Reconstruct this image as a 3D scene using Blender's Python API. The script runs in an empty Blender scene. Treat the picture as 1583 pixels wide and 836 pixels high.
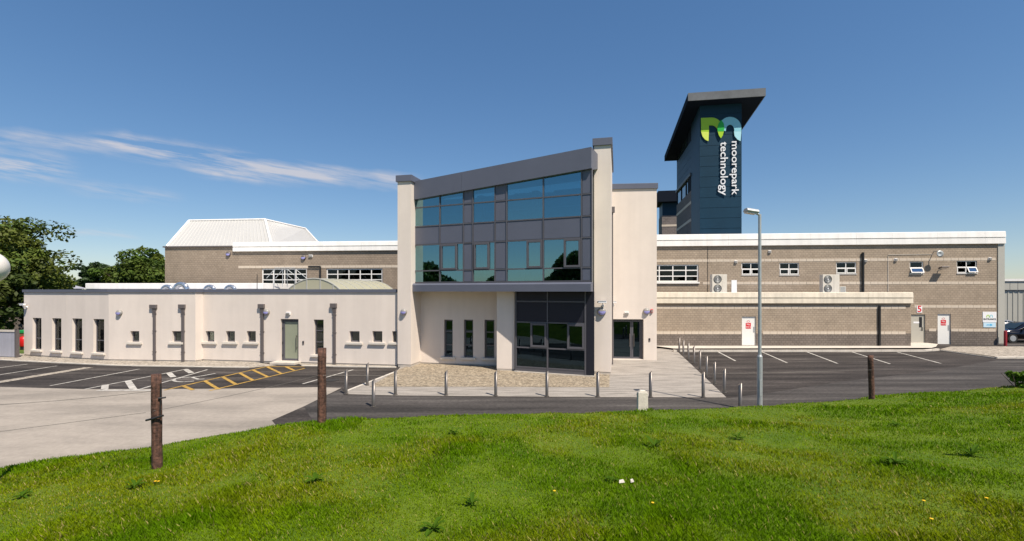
import bpy, math, random
import numpy as np
from mathutils import Vector
rnd = random.Random(7)
SC = bpy.context.scene
COL = SC.collection
# ------------------------------------------------------------------ camera, sky, sun, exposure
H, F, CX, HY, PW = 3.7, 740.0, 791.5, 450.5, 1583.0
cam = bpy.data.cameras.new('camera'); co = bpy.data.objects.new('camera', cam); COL.objects.link(co)
co.location = (0, 0, H); co.rotation_euler = (math.pi/2, 0, 0)
cam.sensor_width = 36; cam.lens = 36*F/PW; cam.shift_y = (HY-418)/PW; cam.clip_end = 5000; cam.clip_start = .05
SC.camera = co
SUN_AZ, SUN_EL = math.radians(38), math.radians(56)
sv = Vector((math.sin(SUN_AZ)*math.cos(SUN_EL), -math.cos(SUN_AZ)*math.cos(SUN_EL), math.sin(SUN_EL)))
sl = bpy.data.lights.new('sun', 'SUN'); so = bpy.data.objects.new('sun', sl); COL.objects.link(so)
sl.energy = 5.0; sl.angle = math.radians(.5); sl.color = (1, .90, .78)
so.rotation_euler = (-sv).to_track_quat('-Z', 'Y').to_euler(); so.location = (30, -30, 60)
SC.view_settings.view_transform = 'Standard'; SC.view_settings.look = 'None'
SC.view_settings.exposure = 0.5; SC.view_settings.gamma = 1
w = bpy.data.worlds.new('World'); SC.world = w; w.use_nodes = True
def sky_world():
    nt = w.node_tree; N = nt.nodes; L = nt.links; N.clear()
    out = N.new('ShaderNodeOutputWorld'); bg = N.new('ShaderNodeBackground'); bg.inputs[1].default_value = .118
    sky = N.new('ShaderNodeTexSky'); sky.sky_type = 'NISHITA'; sky.sun_disc = False
    sky.sun_elevation = SUN_EL; sky.sun_rotation = math.pi-SUN_AZ
    sky.air_density = 1.0; sky.dust_density = .1; sky.ozone_density = 2.6; sky.altitude = 50
    def m(op, a, b=None, c=None):
        n = N.new('ShaderNodeMath'); n.operation = op
        for i, v in enumerate((a, b, c)):
            if v is None: continue
            if isinstance(v, (int, float)): n.inputs[i].default_value = v
            else: L.new(v, n.inputs[i])
        return n.outputs[0]
    tc = N.new('ShaderNodeTexCoord'); sp = N.new('ShaderNodeSeparateXYZ'); L.new(tc.outputs['Generated'], sp.inputs[0])
    ay = m('MAXIMUM', sp.outputs[1], .02)
    u = m('DIVIDE', sp.outputs[0], ay); v = m('DIVIDE', sp.outputs[2], ay)
    # thin cirrus: streaked noise, kept to a few long bands in the northern sky
    cb = N.new('ShaderNodeCombineXYZ'); L.new(m('ADD', m('MULTIPLY', u, 3.0), m('MULTIPLY', v, 4.0)), cb.inputs[0])
    L.new(m('ADD', m('MULTIPLY', v, 26), m('MULTIPLY', u, 4.2)), cb.inputs[1])
    nz = N.new('ShaderNodeTexNoise'); nz.inputs['Scale'].default_value = 1.5; nz.inputs['Detail'].default_value = 7
    nz.inputs['Roughness'].default_value = .62; L.new(cb.outputs[0], nz.inputs['Vector'])
    cb2 = N.new('ShaderNodeCombineXYZ'); L.new(m('MULTIPLY', u, 7.0), cb2.inputs[0]); L.new(m('MULTIPLY', v, 9), cb2.inputs[1])
    nz2 = N.new('ShaderNodeTexNoise'); nz2.inputs['Scale'].default_value = 1.3; nz2.inputs['Detail'].default_value = 4
    L.new(cb2.outputs[0], nz2.inputs['Vector'])
    wob = m('MULTIPLY', m('SUBTRACT', nz2.outputs[0], .5), .035)
    total = None
    def band(x0, y0, x1, y1, half, amp, soft=.10):
        nonlocal total
        u0, v0, u1, v1 = (x0-CX)/F, (HY-y0)/F, (x1-CX)/F, (HY-y1)/F
        sl_ = (v1-v0)/(u1-u0)
        d = m('ABSOLUTE', m('ADD', m('SUBTRACT', v, m('ADD', m('MULTIPLY', u, sl_), v0-u0*sl_)), wob))
        k = m('SUBTRACT', 1, m('DIVIDE', d, half)); k = m('MAXIMUM', k, 0)
        e0 = N.new('ShaderNodeMapRange'); e0.interpolation_type = 'SMOOTHSTEP'; L.new(u, e0.inputs[0])
        e0.inputs[1].default_value = u0-soft; e0.inputs[2].default_value = u0+soft
        e1 = N.new('ShaderNodeMapRange'); e1.interpolation_type = 'SMOOTHSTEP'; L.new(u, e1.inputs[0])
        e1.inputs[1].default_value = u1+soft; e1.inputs[2].default_value = u1-soft
        k = m('MULTIPLY', m('MULTIPLY', k, amp), m('MULTIPLY', e0.outputs[0], e1.outputs[0]))
        total = k if total is None else m('ADD', total, k)
    band(-300, 200, 240, 226, .026, .8); band(190, 226, 480, 270, .034, 1.45); band(300, 262, 420, 276, .022, .9, .05); band(470, 266, 640, 284, .024, 1.1, .06)
    band(-200, 238, 100, 262, .04, 1.6, .05); band(120, 288, 260, 306, .022, .7, .05); band(120, 357, 200, 364, .012, .9, .04)
    st = N.new('ShaderNodeMapRange'); L.new(nz.outputs[0], st.inputs[0]); st.inputs[1].default_value = .42; st.inputs[2].default_value = .70
    mask = m('MINIMUM', m('MULTIPLY', m('MULTIPLY', total, st.outputs[0]), .95), .72)
    mask = m('MULTIPLY', mask, m('GREATER_THAN', sp.outputs[1], .05))
    mx = N.new('ShaderNodeMix'); mx.data_type = 'RGBA'; L.new(mask, mx.inputs[0])
    gm = N.new('ShaderNodeHueSaturation'); gm.inputs['Saturation'].default_value = 1.36
    ga = N.new('ShaderNodeGamma'); ga.inputs[1].default_value = .72; L.new(sky.outputs[0], ga.inputs[0]); L.new(ga.outputs[0], gm.inputs['Color']); tn = N.new('ShaderNodeVectorMath'); tn.operation = 'MULTIPLY'; tn.inputs[1].default_value = (.93, .97, 1.06); L.new(gm.outputs[0], tn.inputs[0]); L.new(tn.outputs[0], mx.inputs[6])
    mx.inputs[7].default_value = (4.2, 4.0, 4.1, 1)
    L.new(mx.outputs[2], bg.inputs[0]); L.new(bg.outputs[0], out.inputs[0])
sky_world()

# ------------------------------------------------------------------ pixel -> place
def G(px, py, z=0.0):                       # a point on level ground at height z
    Y = (H-z)*F/(py-HY); return Vector(((px-CX)/F*Y, Y, z))
def W(px, py, Y): return Vector(((px-CX)/F*Y, Y, H-(py-HY)/F*Y))

# ------------------------------------------------------------------ materials
def nmat(name):
    m = bpy.data.materials.new(name); m.use_nodes = True
    nt = m.node_tree; return m, nt, nt.nodes['Principled BSDF']
def mat(name, col, rough=.7, metal=0, noise=None, bump=None, spec=.5, streak=None, second=None):
    m, nt, b = nmat(name); N, L = nt.nodes, nt.links
    b.inputs['Roughness'].default_value = rough; b.inputs['Metallic'].default_value = metal
    b.inputs['Specular IOR Level'].default_value = spec
    b.inputs['Base Color'].default_value = (*col, 1)
    tc = N.new('ShaderNodeTexCoord')
    if noise:
        sc, amt = noise
        n = N.new('ShaderNodeTexNoise'); n.inputs['Scale'].default_value = sc; n.inputs['Detail'].default_value = 6; n.inputs['Roughness'].default_value = .65
        L.new(tc.outputs['Object'], n.inputs['Vector'])
        r = N.new('ShaderNodeMapRange'); L.new(n.outputs[0], r.inputs[0]); r.inputs[1].default_value = .3; r.inputs[2].default_value = .7
        mx = N.new('ShaderNodeMix'); mx.data_type = 'RGBA'; L.new(r.outputs[0], mx.inputs[0])
        c2 = second or tuple(min(1, c*(1+amt)) for c in col)
        mx.inputs[6].default_value = (*[c*(1-amt) for c in col], 1); mx.inputs[7].default_value = (*c2, 1)
        last = mx.outputs[2]
        if streak:
            mp = N.new('ShaderNodeMapping'); mp.inputs['Scale'].default_value = streak[0]; L.new(tc.outputs['Object'], mp.inputs[0])
            n2 = N.new('ShaderNodeTexNoise'); n2.inputs['Scale'].default_value = 1; n2.inputs['Detail'].default_value = 5; L.new(mp.outputs[0], n2.inputs['Vector'])
            r2 = N.new('ShaderNodeMapRange'); L.new(n2.outputs[0], r2.inputs[0]); r2.inputs[1].default_value = .35; r2.inputs[2].default_value = .65
            r2.inputs[3].default_value = 1-streak[1]; r2.inputs[4].default_value = 1+streak[1]
            mm = N.new('ShaderNodeVectorMath'); mm.operation = 'SCALE'; L.new(last, mm.inputs[0]); L.new(r2.outputs[0], mm.inputs['Scale'])
            last = mm.outputs[0]
        L.new(last, b.inputs['Base Color'])
    if bump:
        n = N.new('ShaderNodeTexNoise'); n.inputs['Scale'].default_value = bump[0]; n.inputs['Detail'].default_value = 3
        L.new(tc.outputs['Object'], n.inputs['Vector'])
        bp = N.new('ShaderNodeBump'); bp.inputs['Strength'].default_value = bump[1]; bp.inputs['Distance'].default_value = bump[2]
        L.new(n.outputs[0], bp.inputs['Height']); L.new(bp.outputs[0], b.inputs['Normal'])
    return m
def blockmat(name, c1, c2, mortar, bw=.24, rh=.15, off=0.0):
    m, nt, b = nmat(name); N, L = nt.nodes, nt.links
    b.inputs['Roughness'].default_value = .9; b.inputs['Specular IOR Level'].default_value = .2
    tc = N.new('ShaderNodeTexCoord'); sp = N.new('ShaderNodeSeparateXYZ'); cb = N.new('ShaderNodeCombineXYZ')
    L.new(tc.outputs['Object'], sp.inputs[0])
    ad = N.new('ShaderNodeMath'); ad.inputs[1].default_value = off; L.new(sp.outputs[2], ad.inputs[0])
    ax = N.new('ShaderNodeMath'); L.new(sp.outputs[0], ax.inputs[0]); L.new(sp.outputs[1], ax.inputs[1])
    L.new(ax.outputs[0], cb.inputs[0]); L.new(ad.outputs[0], cb.inputs[1])
    br = N.new('ShaderNodeTexBrick'); L.new(cb.outputs[0], br.inputs['Vector'])
    br.inputs['Scale'].default_value = 1; br.inputs['Brick Width'].default_value = bw; br.inputs['Row Height'].default_value = rh
    br.inputs['Mortar Size'].default_value = .016; br.inputs['Mortar Smooth'].default_value = .2; br.inputs['Bias'].default_value = 0
    br.inputs['Color1'].default_value = (*c1, 1); br.inputs['Color2'].default_value = (*c2, 1); br.inputs['Mortar'].default_value = (*mortar, 1)
    n = N.new('ShaderNodeTexNoise'); n.inputs['Scale'].default_value = .8; n.inputs['Detail'].default_value = 7; n.inputs['Roughness'].default_value = .7
    L.new(tc.outputs['Object'], n.inputs['Vector'])
    r = N.new('ShaderNodeMapRange'); L.new(n.outputs[0], r.inputs[0]); r.inputs[1].default_value = .3; r.inputs[2].default_value = .7; r.inputs[3].default_value = .84; r.inputs[4].default_value = 1.14
    vm = N.new('ShaderNodeVectorMath'); vm.operation = 'SCALE'; L.new(br.outputs[0], vm.inputs[0]); L.new(r.outputs[0], vm.inputs['Scale'])
    L.new(vm.outputs[0], b.inputs['Base Color'])
    bp = N.new('ShaderNodeBump'); bp.inputs['Strength'].default_value = .6; bp.inputs['Distance'].default_value = .008; bp.invert = True
    L.new(br.outputs['Fac'], bp.inputs['Height']); L.new(bp.outputs[0], b.inputs['Normal'])
    return m
def glassmat(name, refl, trans, fac, rough=.01):
    m = bpy.data.materials.new(name); m.use_nodes = True; nt = m.node_tree; N, L = nt.nodes, nt.links; N.clear()
    o = N.new('ShaderNodeOutputMaterial'); g = N.new('ShaderNodeBsdfGlossy'); t = N.new('ShaderNodeBsdfTransparent'); mx = N.new('ShaderNodeMixShader')
    g.inputs[0].default_value = (*refl, 1); g.inputs[1].default_value = rough; t.inputs[0].default_value = (*trans, 1)
    fr = N.new('ShaderNodeFresnel'); fr.inputs[0].default_value = 1.5
    ad = N.new('ShaderNodeMath'); ad.operation = 'ADD'; ad.use_clamp = True; L.new(fr.outputs[0], ad.inputs[0]); ad.inputs[1].default_value = fac
    tc = N.new('ShaderNodeTexCoord'); nz = N.new('ShaderNodeTexNoise'); nz.inputs['Scale'].default_value = .7; L.new(tc.outputs['Object'], nz.inputs[0])
    bp = N.new('ShaderNodeBump'); bp.inputs['Strength'].default_value = .05; bp.inputs['Distance'].default_value = .02; L.new(nz.outputs[0], bp.inputs['Height'])
    oi = N.new('ShaderNodeObjectInfo'); wn = N.new('ShaderNodeTexWhiteNoise'); wn.noise_dimensions = '1D'; L.new(oi.outputs['Random'], wn.inputs['W'])
    sb = N.new('ShaderNodeVectorMath'); sb.operation = 'SUBTRACT'; L.new(wn.outputs['Color'], sb.inputs[0]); sb.inputs[1].default_value = (.5, .5, .5)
    sc_ = N.new('ShaderNodeVectorMath'); sc_.operation = 'SCALE'; L.new(sb.outputs[0], sc_.inputs[0]); sc_.inputs['Scale'].default_value = .022
    av = N.new('ShaderNodeVectorMath'); L.new(bp.outputs[0], av.inputs[0]); L.new(sc_.outputs[0], av.inputs[1])
    nv = N.new('ShaderNodeVectorMath'); nv.operation = 'NORMALIZE'; L.new(av.outputs[0], nv.inputs[0]); L.new(nv.outputs[0], g.inputs['Normal'])
    L.new(ad.outputs[0], mx.inputs[0]); L.new(t.outputs[0], mx.inputs[1]); L.new(g.outputs[0], mx.inputs[2]); L.new(mx.outputs[0], o.inputs[0])
    return m
def groundmat(name, c1, c2, scale, fine, fineamt, stretch=(1, 1, 1), bumpd=.006, c3=None, rough=.9):
    m, nt, b = nmat(name); N, L = nt.nodes, nt.links
    b.inputs['Roughness'].default_value = rough; b.inputs['Specular IOR Level'].default_value = .25
    tc = N.new('ShaderNodeTexCoord'); mp = N.new('ShaderNodeMapping'); mp.inputs['Scale'].default_value = stretch; L.new(tc.outputs['Object'], mp.inputs[0])
    n = N.new('ShaderNodeTexNoise'); n.inputs['Scale'].default_value = scale; n.inputs['Detail'].default_value = 8; n.inputs['Roughness'].default_value = .65; L.new(mp.outputs[0], n.inputs['Vector'])
    cr = N.new('ShaderNodeValToRGB'); L.new(n.outputs[0], cr.inputs[0])
    cr.color_ramp.elements[0].position = .36; cr.color_ramp.elements[0].color = (*c1, 1)
    cr.color_ramp.elements[1].position = .58; cr.color_ramp.elements[1].color = (*c2, 1)
    if c3:
        e = cr.color_ramp.elements.new(.72); e.color = (*c3, 1)
    f = N.new('ShaderNodeTexNoise'); f.inputs['Scale'].default_value = fine; f.inputs['Detail'].default_value = 4; f.inputs['Roughness'].default_value = .8; L.new(tc.outputs['Object'], f.inputs['Vector'])
    r = N.new('ShaderNodeMapRange'); L.new(f.outputs[0], r.inputs[0]); r.inputs[1].default_value = .3; r.inputs[2].default_value = .7; r.inputs[3].default_value = 1-fineamt; r.inputs[4].default_value = 1+fineamt
    vm = N.new('ShaderNodeVectorMath'); vm.operation = 'SCALE'; L.new(cr.outputs[0], vm.inputs[0]); L.new(r.outputs[0], vm.inputs['Scale'])
    L.new(vm.outputs[0], b.inputs['Base Color'])
    bp = N.new('ShaderNodeBump'); bp.inputs['Strength'].default_value = .5; bp.inputs['Distance'].default_value = bumpd; L.new(f.outputs[0], bp.inputs['Height']); L.new(bp.outputs[0], b.inputs['Normal'])
    return m
def leafmat(name, attr=True, col=(.07, .12, .02), tr=.3, spec=.25):
    m = bpy.data.materials.new(name); m.use_nodes = True; nt = m.node_tree; N, L = nt.nodes, nt.links; N.clear()
    o = N.new('ShaderNodeOutputMaterial'); d = N.new('ShaderNodeBsdfPrincipled'); t = N.new('ShaderNodeBsdfTranslucent'); mx = N.new('ShaderNodeMixShader')
    mx.inputs[0].default_value = tr; d.inputs['Roughness'].default_value = .6; d.inputs['Specular IOR Level'].default_value = spec
    if attr:
        a = N.new('ShaderNodeAttribute'); a.attribute_name = 'tint'; L.new(a.outputs['Color'], d.inputs['Base Color']); L.new(a.outputs['Color'], t.inputs['Color'])
    else:
        d.inputs['Base Color'].default_value = (*col, 1); t.inputs['Color'].default_value = (*col, 1)
    L.new(d.outputs[0], mx.inputs[1]); L.new(t.outputs[0], mx.inputs[2]); L.new(mx.outputs[0], o.inputs[0]); return m

M = {}
M['render'] = mat('cream_render', (.66, .59, .525), .9, noise=(1.1, .035), bump=(160, .35, .004), spec=.2, streak=((2.2, 2.2, .14), .03))
M['plinth'] = mat('plinth_cement', (.42, .38, .33), .9, noise=(5, .15), bump=(60, .3, .004))
M['anth'] = mat('anthracite_metal', (.102, .110, .145), .42, noise=(.9, .06), spec=.5)
M['anthshade'] = mat('anthracite_panel_shade', (.009, .010, .018), .6, noise=(.9, .06), spec=.4)  # same anthracite as the upper front, the overhang's shade put into the colour
M['frame'] = mat('grey_window_frame', (.09, .088, .10), .4, spec=.5)
M['pipe'] = mat('grey_downpipe', (.115, .10, .098), .45)
M['blackpipe'] = mat('black_downpipe', (.012, .012, .012), .5)
M['sill'] = mat('concrete_sill', (.60, .555, .49), .85, noise=(6, .08))
M['white'] = mat('white_frame_paint', (.78, .76, .72), .4)
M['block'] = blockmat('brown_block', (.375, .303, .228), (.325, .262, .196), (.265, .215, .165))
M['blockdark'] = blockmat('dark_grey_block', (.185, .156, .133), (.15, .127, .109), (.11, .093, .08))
M['blockhall'] = blockmat('hall_block', (.315, .254, .194), (.275, .22, .167), (.225, .182, .14))
M['blocktower'] = blockmat('tower_block', (.17, .145, .135), (.13, .112, .104), (.24, .21, .19), .45, .2)
M['band'] = mat('cream_band_block', (.55, .47, .375), .9, noise=(2.3, .09), bump=(70, .3, .004))
M['fascia'] = mat('white_fascia_metal', (.80, .78, .74), .5, noise=(1.2, .05), streak=((3, 3, .5), .05))
M['fasciaold'] = mat('aged_cream_fascia', (.68, .61, .49), .6, noise=(1.6, .10), streak=((4, 4, .4), .09))
M['roofwhite'] = mat('white_roof_sheet', (.45, .445, .425), .5, noise=(.7, .03))
M['cladgrey'] = mat('grey_cladding', (.42, .41, .36), .5, noise=(.6, .04))
M['navy'] = mat('navy_cladding', (.008, .036, .064), .5, noise=(.5, .12), spec=.22)
M['navydk'] = mat('navy_flashing', (.008, .012, .02), .8, spec=.08)
M['towroof'] = mat('tower_roof_metal', (.10, .107, .115), .55, noise=(1.4, .25))
M['steel'] = mat('brushed_steel', (.19, .172, .157), .42, metal=.7, noise=(14, .05))
M['galv'] = mat('galvanised_steel', (.42, .44, .44), .5, metal=.45, noise=(7, .12))
M['duct'] = mat('bright_duct_metal', (.7, .72, .74), .25, metal=.9)
M['wood'] = mat('creosoted_wood', (.038, .014, .009), .85, noise=(18, .6), bump=(24, .8, .02), streak=((40, 40, 3), .4), second=(.14, .066, .042))
M['wire'] = mat('fence_wire_metal', (.16, .145, .13), .6, metal=.4)
M['black'] = mat('black_plastic', (.015, .015, .016), .45)
M['grille'] = mat('fan_grille', (.10, .095, .085), .6)
M['acbody'] = mat('air_conditioner_paint', (.62, .58, .50), .5, noise=(4, .04))
M['red'] = mat('red_sign_paint', (.62, .012, .02), .45)
M['redpost'] = mat('red_post_paint', (.30, .02, .03), .5)
M['signwhite'] = mat('sign_white', (.80, .80, .80), .4)
M['lampwhite'] = mat('wall_lamp_shell', (.27, .26, .24), .4)
M['lamplens'] = mat('lavender_lens', (.34, .33, .66), .2)
M['text'] = mat('dark_lettering', (.03, .03, .035), .5)
M['blue'] = mat('sign_blue', (.02, .40, .68), .4)
M['paleblue'] = mat('sign_pale_blue', (.52, .70, .80), .4)
M['lime'] = mat('logo_lime', (.36, .58, .01), .45)
M['limelt'] = mat('logo_pale_lime', (.62, .72, .10), .45)
M['green'] = mat('logo_green', (.01, .38, .04), .45)
M['aqua'] = mat('logo_aqua', (.25, .56, .64), .45)
M['aqualt'] = mat('logo_pale_aqua', (.40, .70, .76), .45)
M['doorgrey'] = mat('grey_door_paint', (.42, .40, .34), .5, noise=(3, .03))
M['doorwhite'] = mat('white_door_paint', (.74, .73, .69), .5, noise=(9, .03))
M['inwall'] = mat('interior_wall', (.42, .43, .36), .9)
M['infloor'] = mat('interior_floor', (.16, .15, .13), .8)
M['blind'] = mat('window_blind', (.50, .52, .48), .8)
M['glass'] = glassmat('solar_glass', (.36, .61, .67), (.32, .52, .56), .42)
M['glassdk'] = glassmat('dark_glass', (.34, .52, .66), (.16, .26, .30), .05)
M['glassblk'] = glassmat('black_window_glass', (.45, .50, .52), (.10, .11, .11), .03)  # near-black glass, lets little through and mirrors little
M['glassdoor'] = glassmat('door_glass', (.6, .65, .62), (.62, .70, .60), .04)
M['glasswin'] = glassmat('window_glass', (.55, .60, .60), (.72, .76, .73), .05)
M['frosted'] = mat('frosted_door_glass', (.26, .28, .205), .25, noise=(.7, .12), spec=.6)
M['poly'] = mat('polycarbonate_sheet', (.36, .345, .24), .35, noise=(1.5, .06))
M['polyframe'] = mat('rooflight_frame', (.36, .36, .32), .5)
M['globe'] = mat('white_globe_acrylic', (.72, .67, .62), .3, noise=(5, .05))
M['stone'] = mat('marker_concrete', (.56, .51, .43), .95, noise=(9, .18), bump=(40, .7, .01))
M['yellow'] = mat('yellow_road_paint', (.30, .19, .05), .8, noise=(3.0, .3), second=(.52, .31, .05))
M['paint'] = mat('white_road_paint', (.30, .28, .25), .8, noise=(3.0, .3), second=(.60, .57, .51))
M['kerb'] = mat('kerb_concrete', (.52, .475, .41), .9, noise=(3, .12), bump=(50, .4, .005))
M['asphalt'] = groundmat('asphalt', (.018, .0152, .0138), (.056, .048, .043), .55, 8, .5, (.30, 2.2, 1), c3=(.13, .115, .103))
M['wornroad'] = groundmat('worn_road', (.030, .027, .025), (.070, .063, .058), .5, 8, .4, (.25, 2.6, 1), c3=(.14, .127, .116))
M['concrete'] = groundmat('concrete_yard', (.225, .20, .17), (.325, .287, .243), .30, 7, .12, (.7, 1.8, 1))
M['paving'] = groundmat('paving', (.20, .182, .16), (.33, .30, .265), 1.6, 14, .14, (.45, 3.2, 1))
M['gravel'] = groundmat('gravel', (.225, .182, .128), (.30, .25, .182), 2.5, 8, .85, bumpd=.06)
M['gravelg'] = groundmat('grey_gravel', (.25, .22, .18), (.35, .31, .257), 2.5, 8, .7, bumpd=.06)
M['field'] = groundmat('field_grass', (.045, .085, .012), (.085, .125, .022), .35, 10, .3, bumpd=.03)
M['soil'] = groundmat('turf_soil', (.06, .115, .004), (.10, .15, .008), 1.3, 30, .35, bumpd=.02)
M['grass'] = leafmat('grass_blades', tr=.35, spec=.05)
M['leaf'] = leafmat('tree_leaves', tr=.22)
M['bark'] = mat('bark', (.09, .065, .045), .9, noise=(6, .4), bump=(12, .6, .03))
M['carblack'] = mat('black_car_paint', (.006, .006, .009), .12, spec=.6)
M['carsilver'] = mat('silver_car_paint', (.40, .40, .40), .22, metal=.5)
M['tyre'] = mat('tyre_rubber', (.012, .012, .012), .8)
M['carglass'] = mat('car_glass', (.02, .03, .03), .05, spec=.8)
M['headlight'] = mat('headlight_lens', (.55, .52, .50), .1, spec=.8)
M['binred'] = mat('red_bin_plastic', (.55, .01, .01), .4)
M['bingreen'] = mat('green_container_paint', (.01, .25, .06), .5)
M['panelgrey'] = mat('grey_board', (.34, .34, .38), .6, noise=(1.4, .07), streak=((4, 4, .3), .08))
M['rust'] = mat('rust_brown', (.20, .07, .03), .85)

# ------------------------------------------------------------------ mesh helpers
class MB:
    def __init__(s): s.v = []; s.f = []
    def quad(s, *p):
        b = len(s.v); s.v += [tuple(q) for q in p]; s.f.append(tuple(range(b, b+len(p)))); return s
    def box(s, x0, x1, y0, y1, z0, z1):
        b = len(s.v)
        s.v += [(x0,y0,z0),(x1,y0,z0),(x1,y1,z0),(x0,y1,z0),(x0,y0,z1),(x1,y0,z1),(x1,y1,z1),(x0,y1,z1)]
        s.f += [tuple(b+i for i in q) for q in ((0,3,2,1),(4,5,6,7),(0,1,5,4),(1,2,6,5),(2,3,7,6),(3,0,4,7))]; return s
    def prism(s, prof, x0, x1):              # closed profile in (y,z), swept along x
        b = len(s.v); n = len(prof)
        s.v += [(x0,y,z) for y, z in prof]+[(x1,y,z) for y, z in prof]
        s.f += [(b+i, b+(i+1) % n, b+n+(i+1) % n, b+n+i) for i in range(n)]
        s.f += [tuple(b+n-1-i for i in range(n)), tuple(b+n+i for i in range(n))]; return s
    def slab(s, poly, z0, z1):               # plan polygon raised from z0 to z1
        b = len(s.v); n = len(poly)
        s.v += [(p[0],p[1],z0) for p in poly]+[(p[0],p[1],z1) for p in poly]
        s.f += [(b+i, b+(i+1) % n, b+n+(i+1) % n, b+n+i) for i in range(n)]
        s.f += [tuple(b+n-1-i for i in range(n)), tuple(b+n+i for i in range(n))]; return s
    def cyl(s, p0, p1, r0, r1=None, n=10, caps=True):
        r1 = r0 if r1 is None else r1; p0, p1 = Vector(p0), Vector(p1); d = (p1-p0).normalized()
        a = d.orthogonal().normalized(); c = d.cross(a); b = len(s.v)
        for p, r in ((p0, r0), (p1, r1)):
            for i in range(n):
                t = 2*math.pi*i/n; s.v.append(tuple(p+(a*math.cos(t)+c*math.sin(t))*r))
        s.f += [(b+i, b+(i+1) % n, b+n+(i+1) % n, b+n+i) for i in range(n)]
        if caps: s.f += [tuple(b+n-1-i for i in range(n)), tuple(b+n+i for i in range(n))]
        return s
    def tube(s, pts, r, n=8):
        for a, b in zip(pts[:-1], pts[1:]): s.cyl(a, b, r, r, n)
        return s
    def lathe(s, prof, n=16, c=(0, 0, 0), axis='z'):     # prof: (radius, height)
        b = len(s.v)
        for r, h in prof:
            for i in range(n):
                t = 2*math.pi*i/n; x, y = r*math.cos(t), r*math.sin(t)
                s.v.append((c[0]+x, c[1]+y, c[2]+h) if axis == 'z' else (c[0]+x, c[1]-h, c[2]+y))
        for k in range(len(prof)-1):
            for i in range(n):
                j = (i+1) % n; q = (b+k*n+i, b+k*n+j, b+(k+1)*n+j, b+(k+1)*n+i)
                s.f.append(q if axis == 'z' else q)
        return s
    def build(s, name, m, parent=None, loc=(0, 0, 0), rz=0, smooth=False, bevel=0):
        me = bpy.data.meshes.new(name); me.from_pydata(s.v, [], s.f); me.update()
        me.materials.append(M[m] if isinstance(m, str) else m)
        if smooth: me.polygons.foreach_set('use_smooth', [True]*len(me.polygons))
        o = bpy.data.objects.new(name, me); COL.objects.link(o); o.location = loc; o.rotation_euler = (0, 0, rz)
        if parent is not None: o.parent = parent
        if bevel:
            bm = o.modifiers.new('bevel', 'BEVEL'); bm.width = bevel; bm.segments = 2; bm.limit_method = 'ANGLE'
        return o
def tag(o, label, cat, group=None):
    o['label'] = label; o['category'] = cat
    if group: o['group'] = group
    return o
def struct(o): o['kind'] = 'structure'; return o
def thing(name, label, cat, loc=(0, 0, 0), rz=0, group=None):
    o = bpy.data.objects.new(name, None); COL.objects.link(o); o.location = loc; o.rotation_euler = (0, 0, rz)
    o.empty_display_size = .2
    return tag(o, label, cat, group)
def copy_tree(o, parent=None):
    c = o.copy(); COL.objects.link(c); c.parent = parent
    for ch in list(o.children): copy_tree(ch, c)
    return c

class Frame:                                  # a vertical wall plane from A to B, seen from its front
    def __init__(s, A, B):
        s.A = Vector((A[0], A[1], 0)); s.B = Vector((B[0], B[1], 0)); d = s.B-s.A; s.len = d.length; s.t = d.normalized()
        s.th = math.atan2(s.t.y, s.t.x); s.inn = Vector((-s.t.y, s.t.x, 0))
    def s(s, px):                             # distance along the wall seen at column px
        u = (px-CX)/F; # A.x + t.x*s = u*(A.y+t.y*s)
        return (u*s.A.y-s.A.x)/(s.t.x-u*s.t.y)
    def z(s, px, py):
        Y = s.A.y+s.t.y*s.s(px); return H-(py-HY)/F*Y
    def p(s, a, d=0, z=0): q = s.A+s.t*a+s.inn*d; return Vector((q.x, q.y, z))
    def put(s, mb, name, m, parent, **k):
        return mb.build(name, m, parent, loc=s.A-parent.location if parent is not None else s.A, rz=s.th, **k)
    def rect(s, x0, y0, x1, y1):
        xm = (x0+x1)/2; return s.s(x0), s.z(xm, y1), s.s(x1), s.z(xm, y0)     # s0,z0,s1,z1

def wall(fr, parent, s0, s1, z0, z1, holes, m='render', reveal=.2, name='wall'):
    mb = MB(); S = sorted({s0, s1, *[min(max(h[i], s0), s1) for h in holes for i in (0, 2)]}); Z = sorted({z0, z1, *[min(max(h[i], z0), z1) for h in holes for i in (1, 3)]})
    for a, b in zip(S[:-1], S[1:]):
        for c, d in zip(Z[:-1], Z[1:]):
            cs, cz = (a+b)/2, (c+d)/2
            if any(h[0] < cs < h[2] and h[1] < cz < h[3] for h in holes): continue
            mb.quad((a,0,c),(b,0,c),(b,0,d),(a,0,d))
    for h in holes:
        a, c, b, d = h; r = reveal
        mb.quad((a,0,c),(a,0,d),(a,r,d),(a,r,c)); mb.quad((b,0,d),(b,0,c),(b,r,c),(b,r,d))
        if d < z1-1e-6: mb.quad((a,0,d),(b,0,d),(b,r,d),(a,r,d))
        if c > z0+1e-6: mb.quad((b,0,c),(a,0,c),(a,r,c),(b,r,c))
    return fr.put(mb, name, m, parent)
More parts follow.
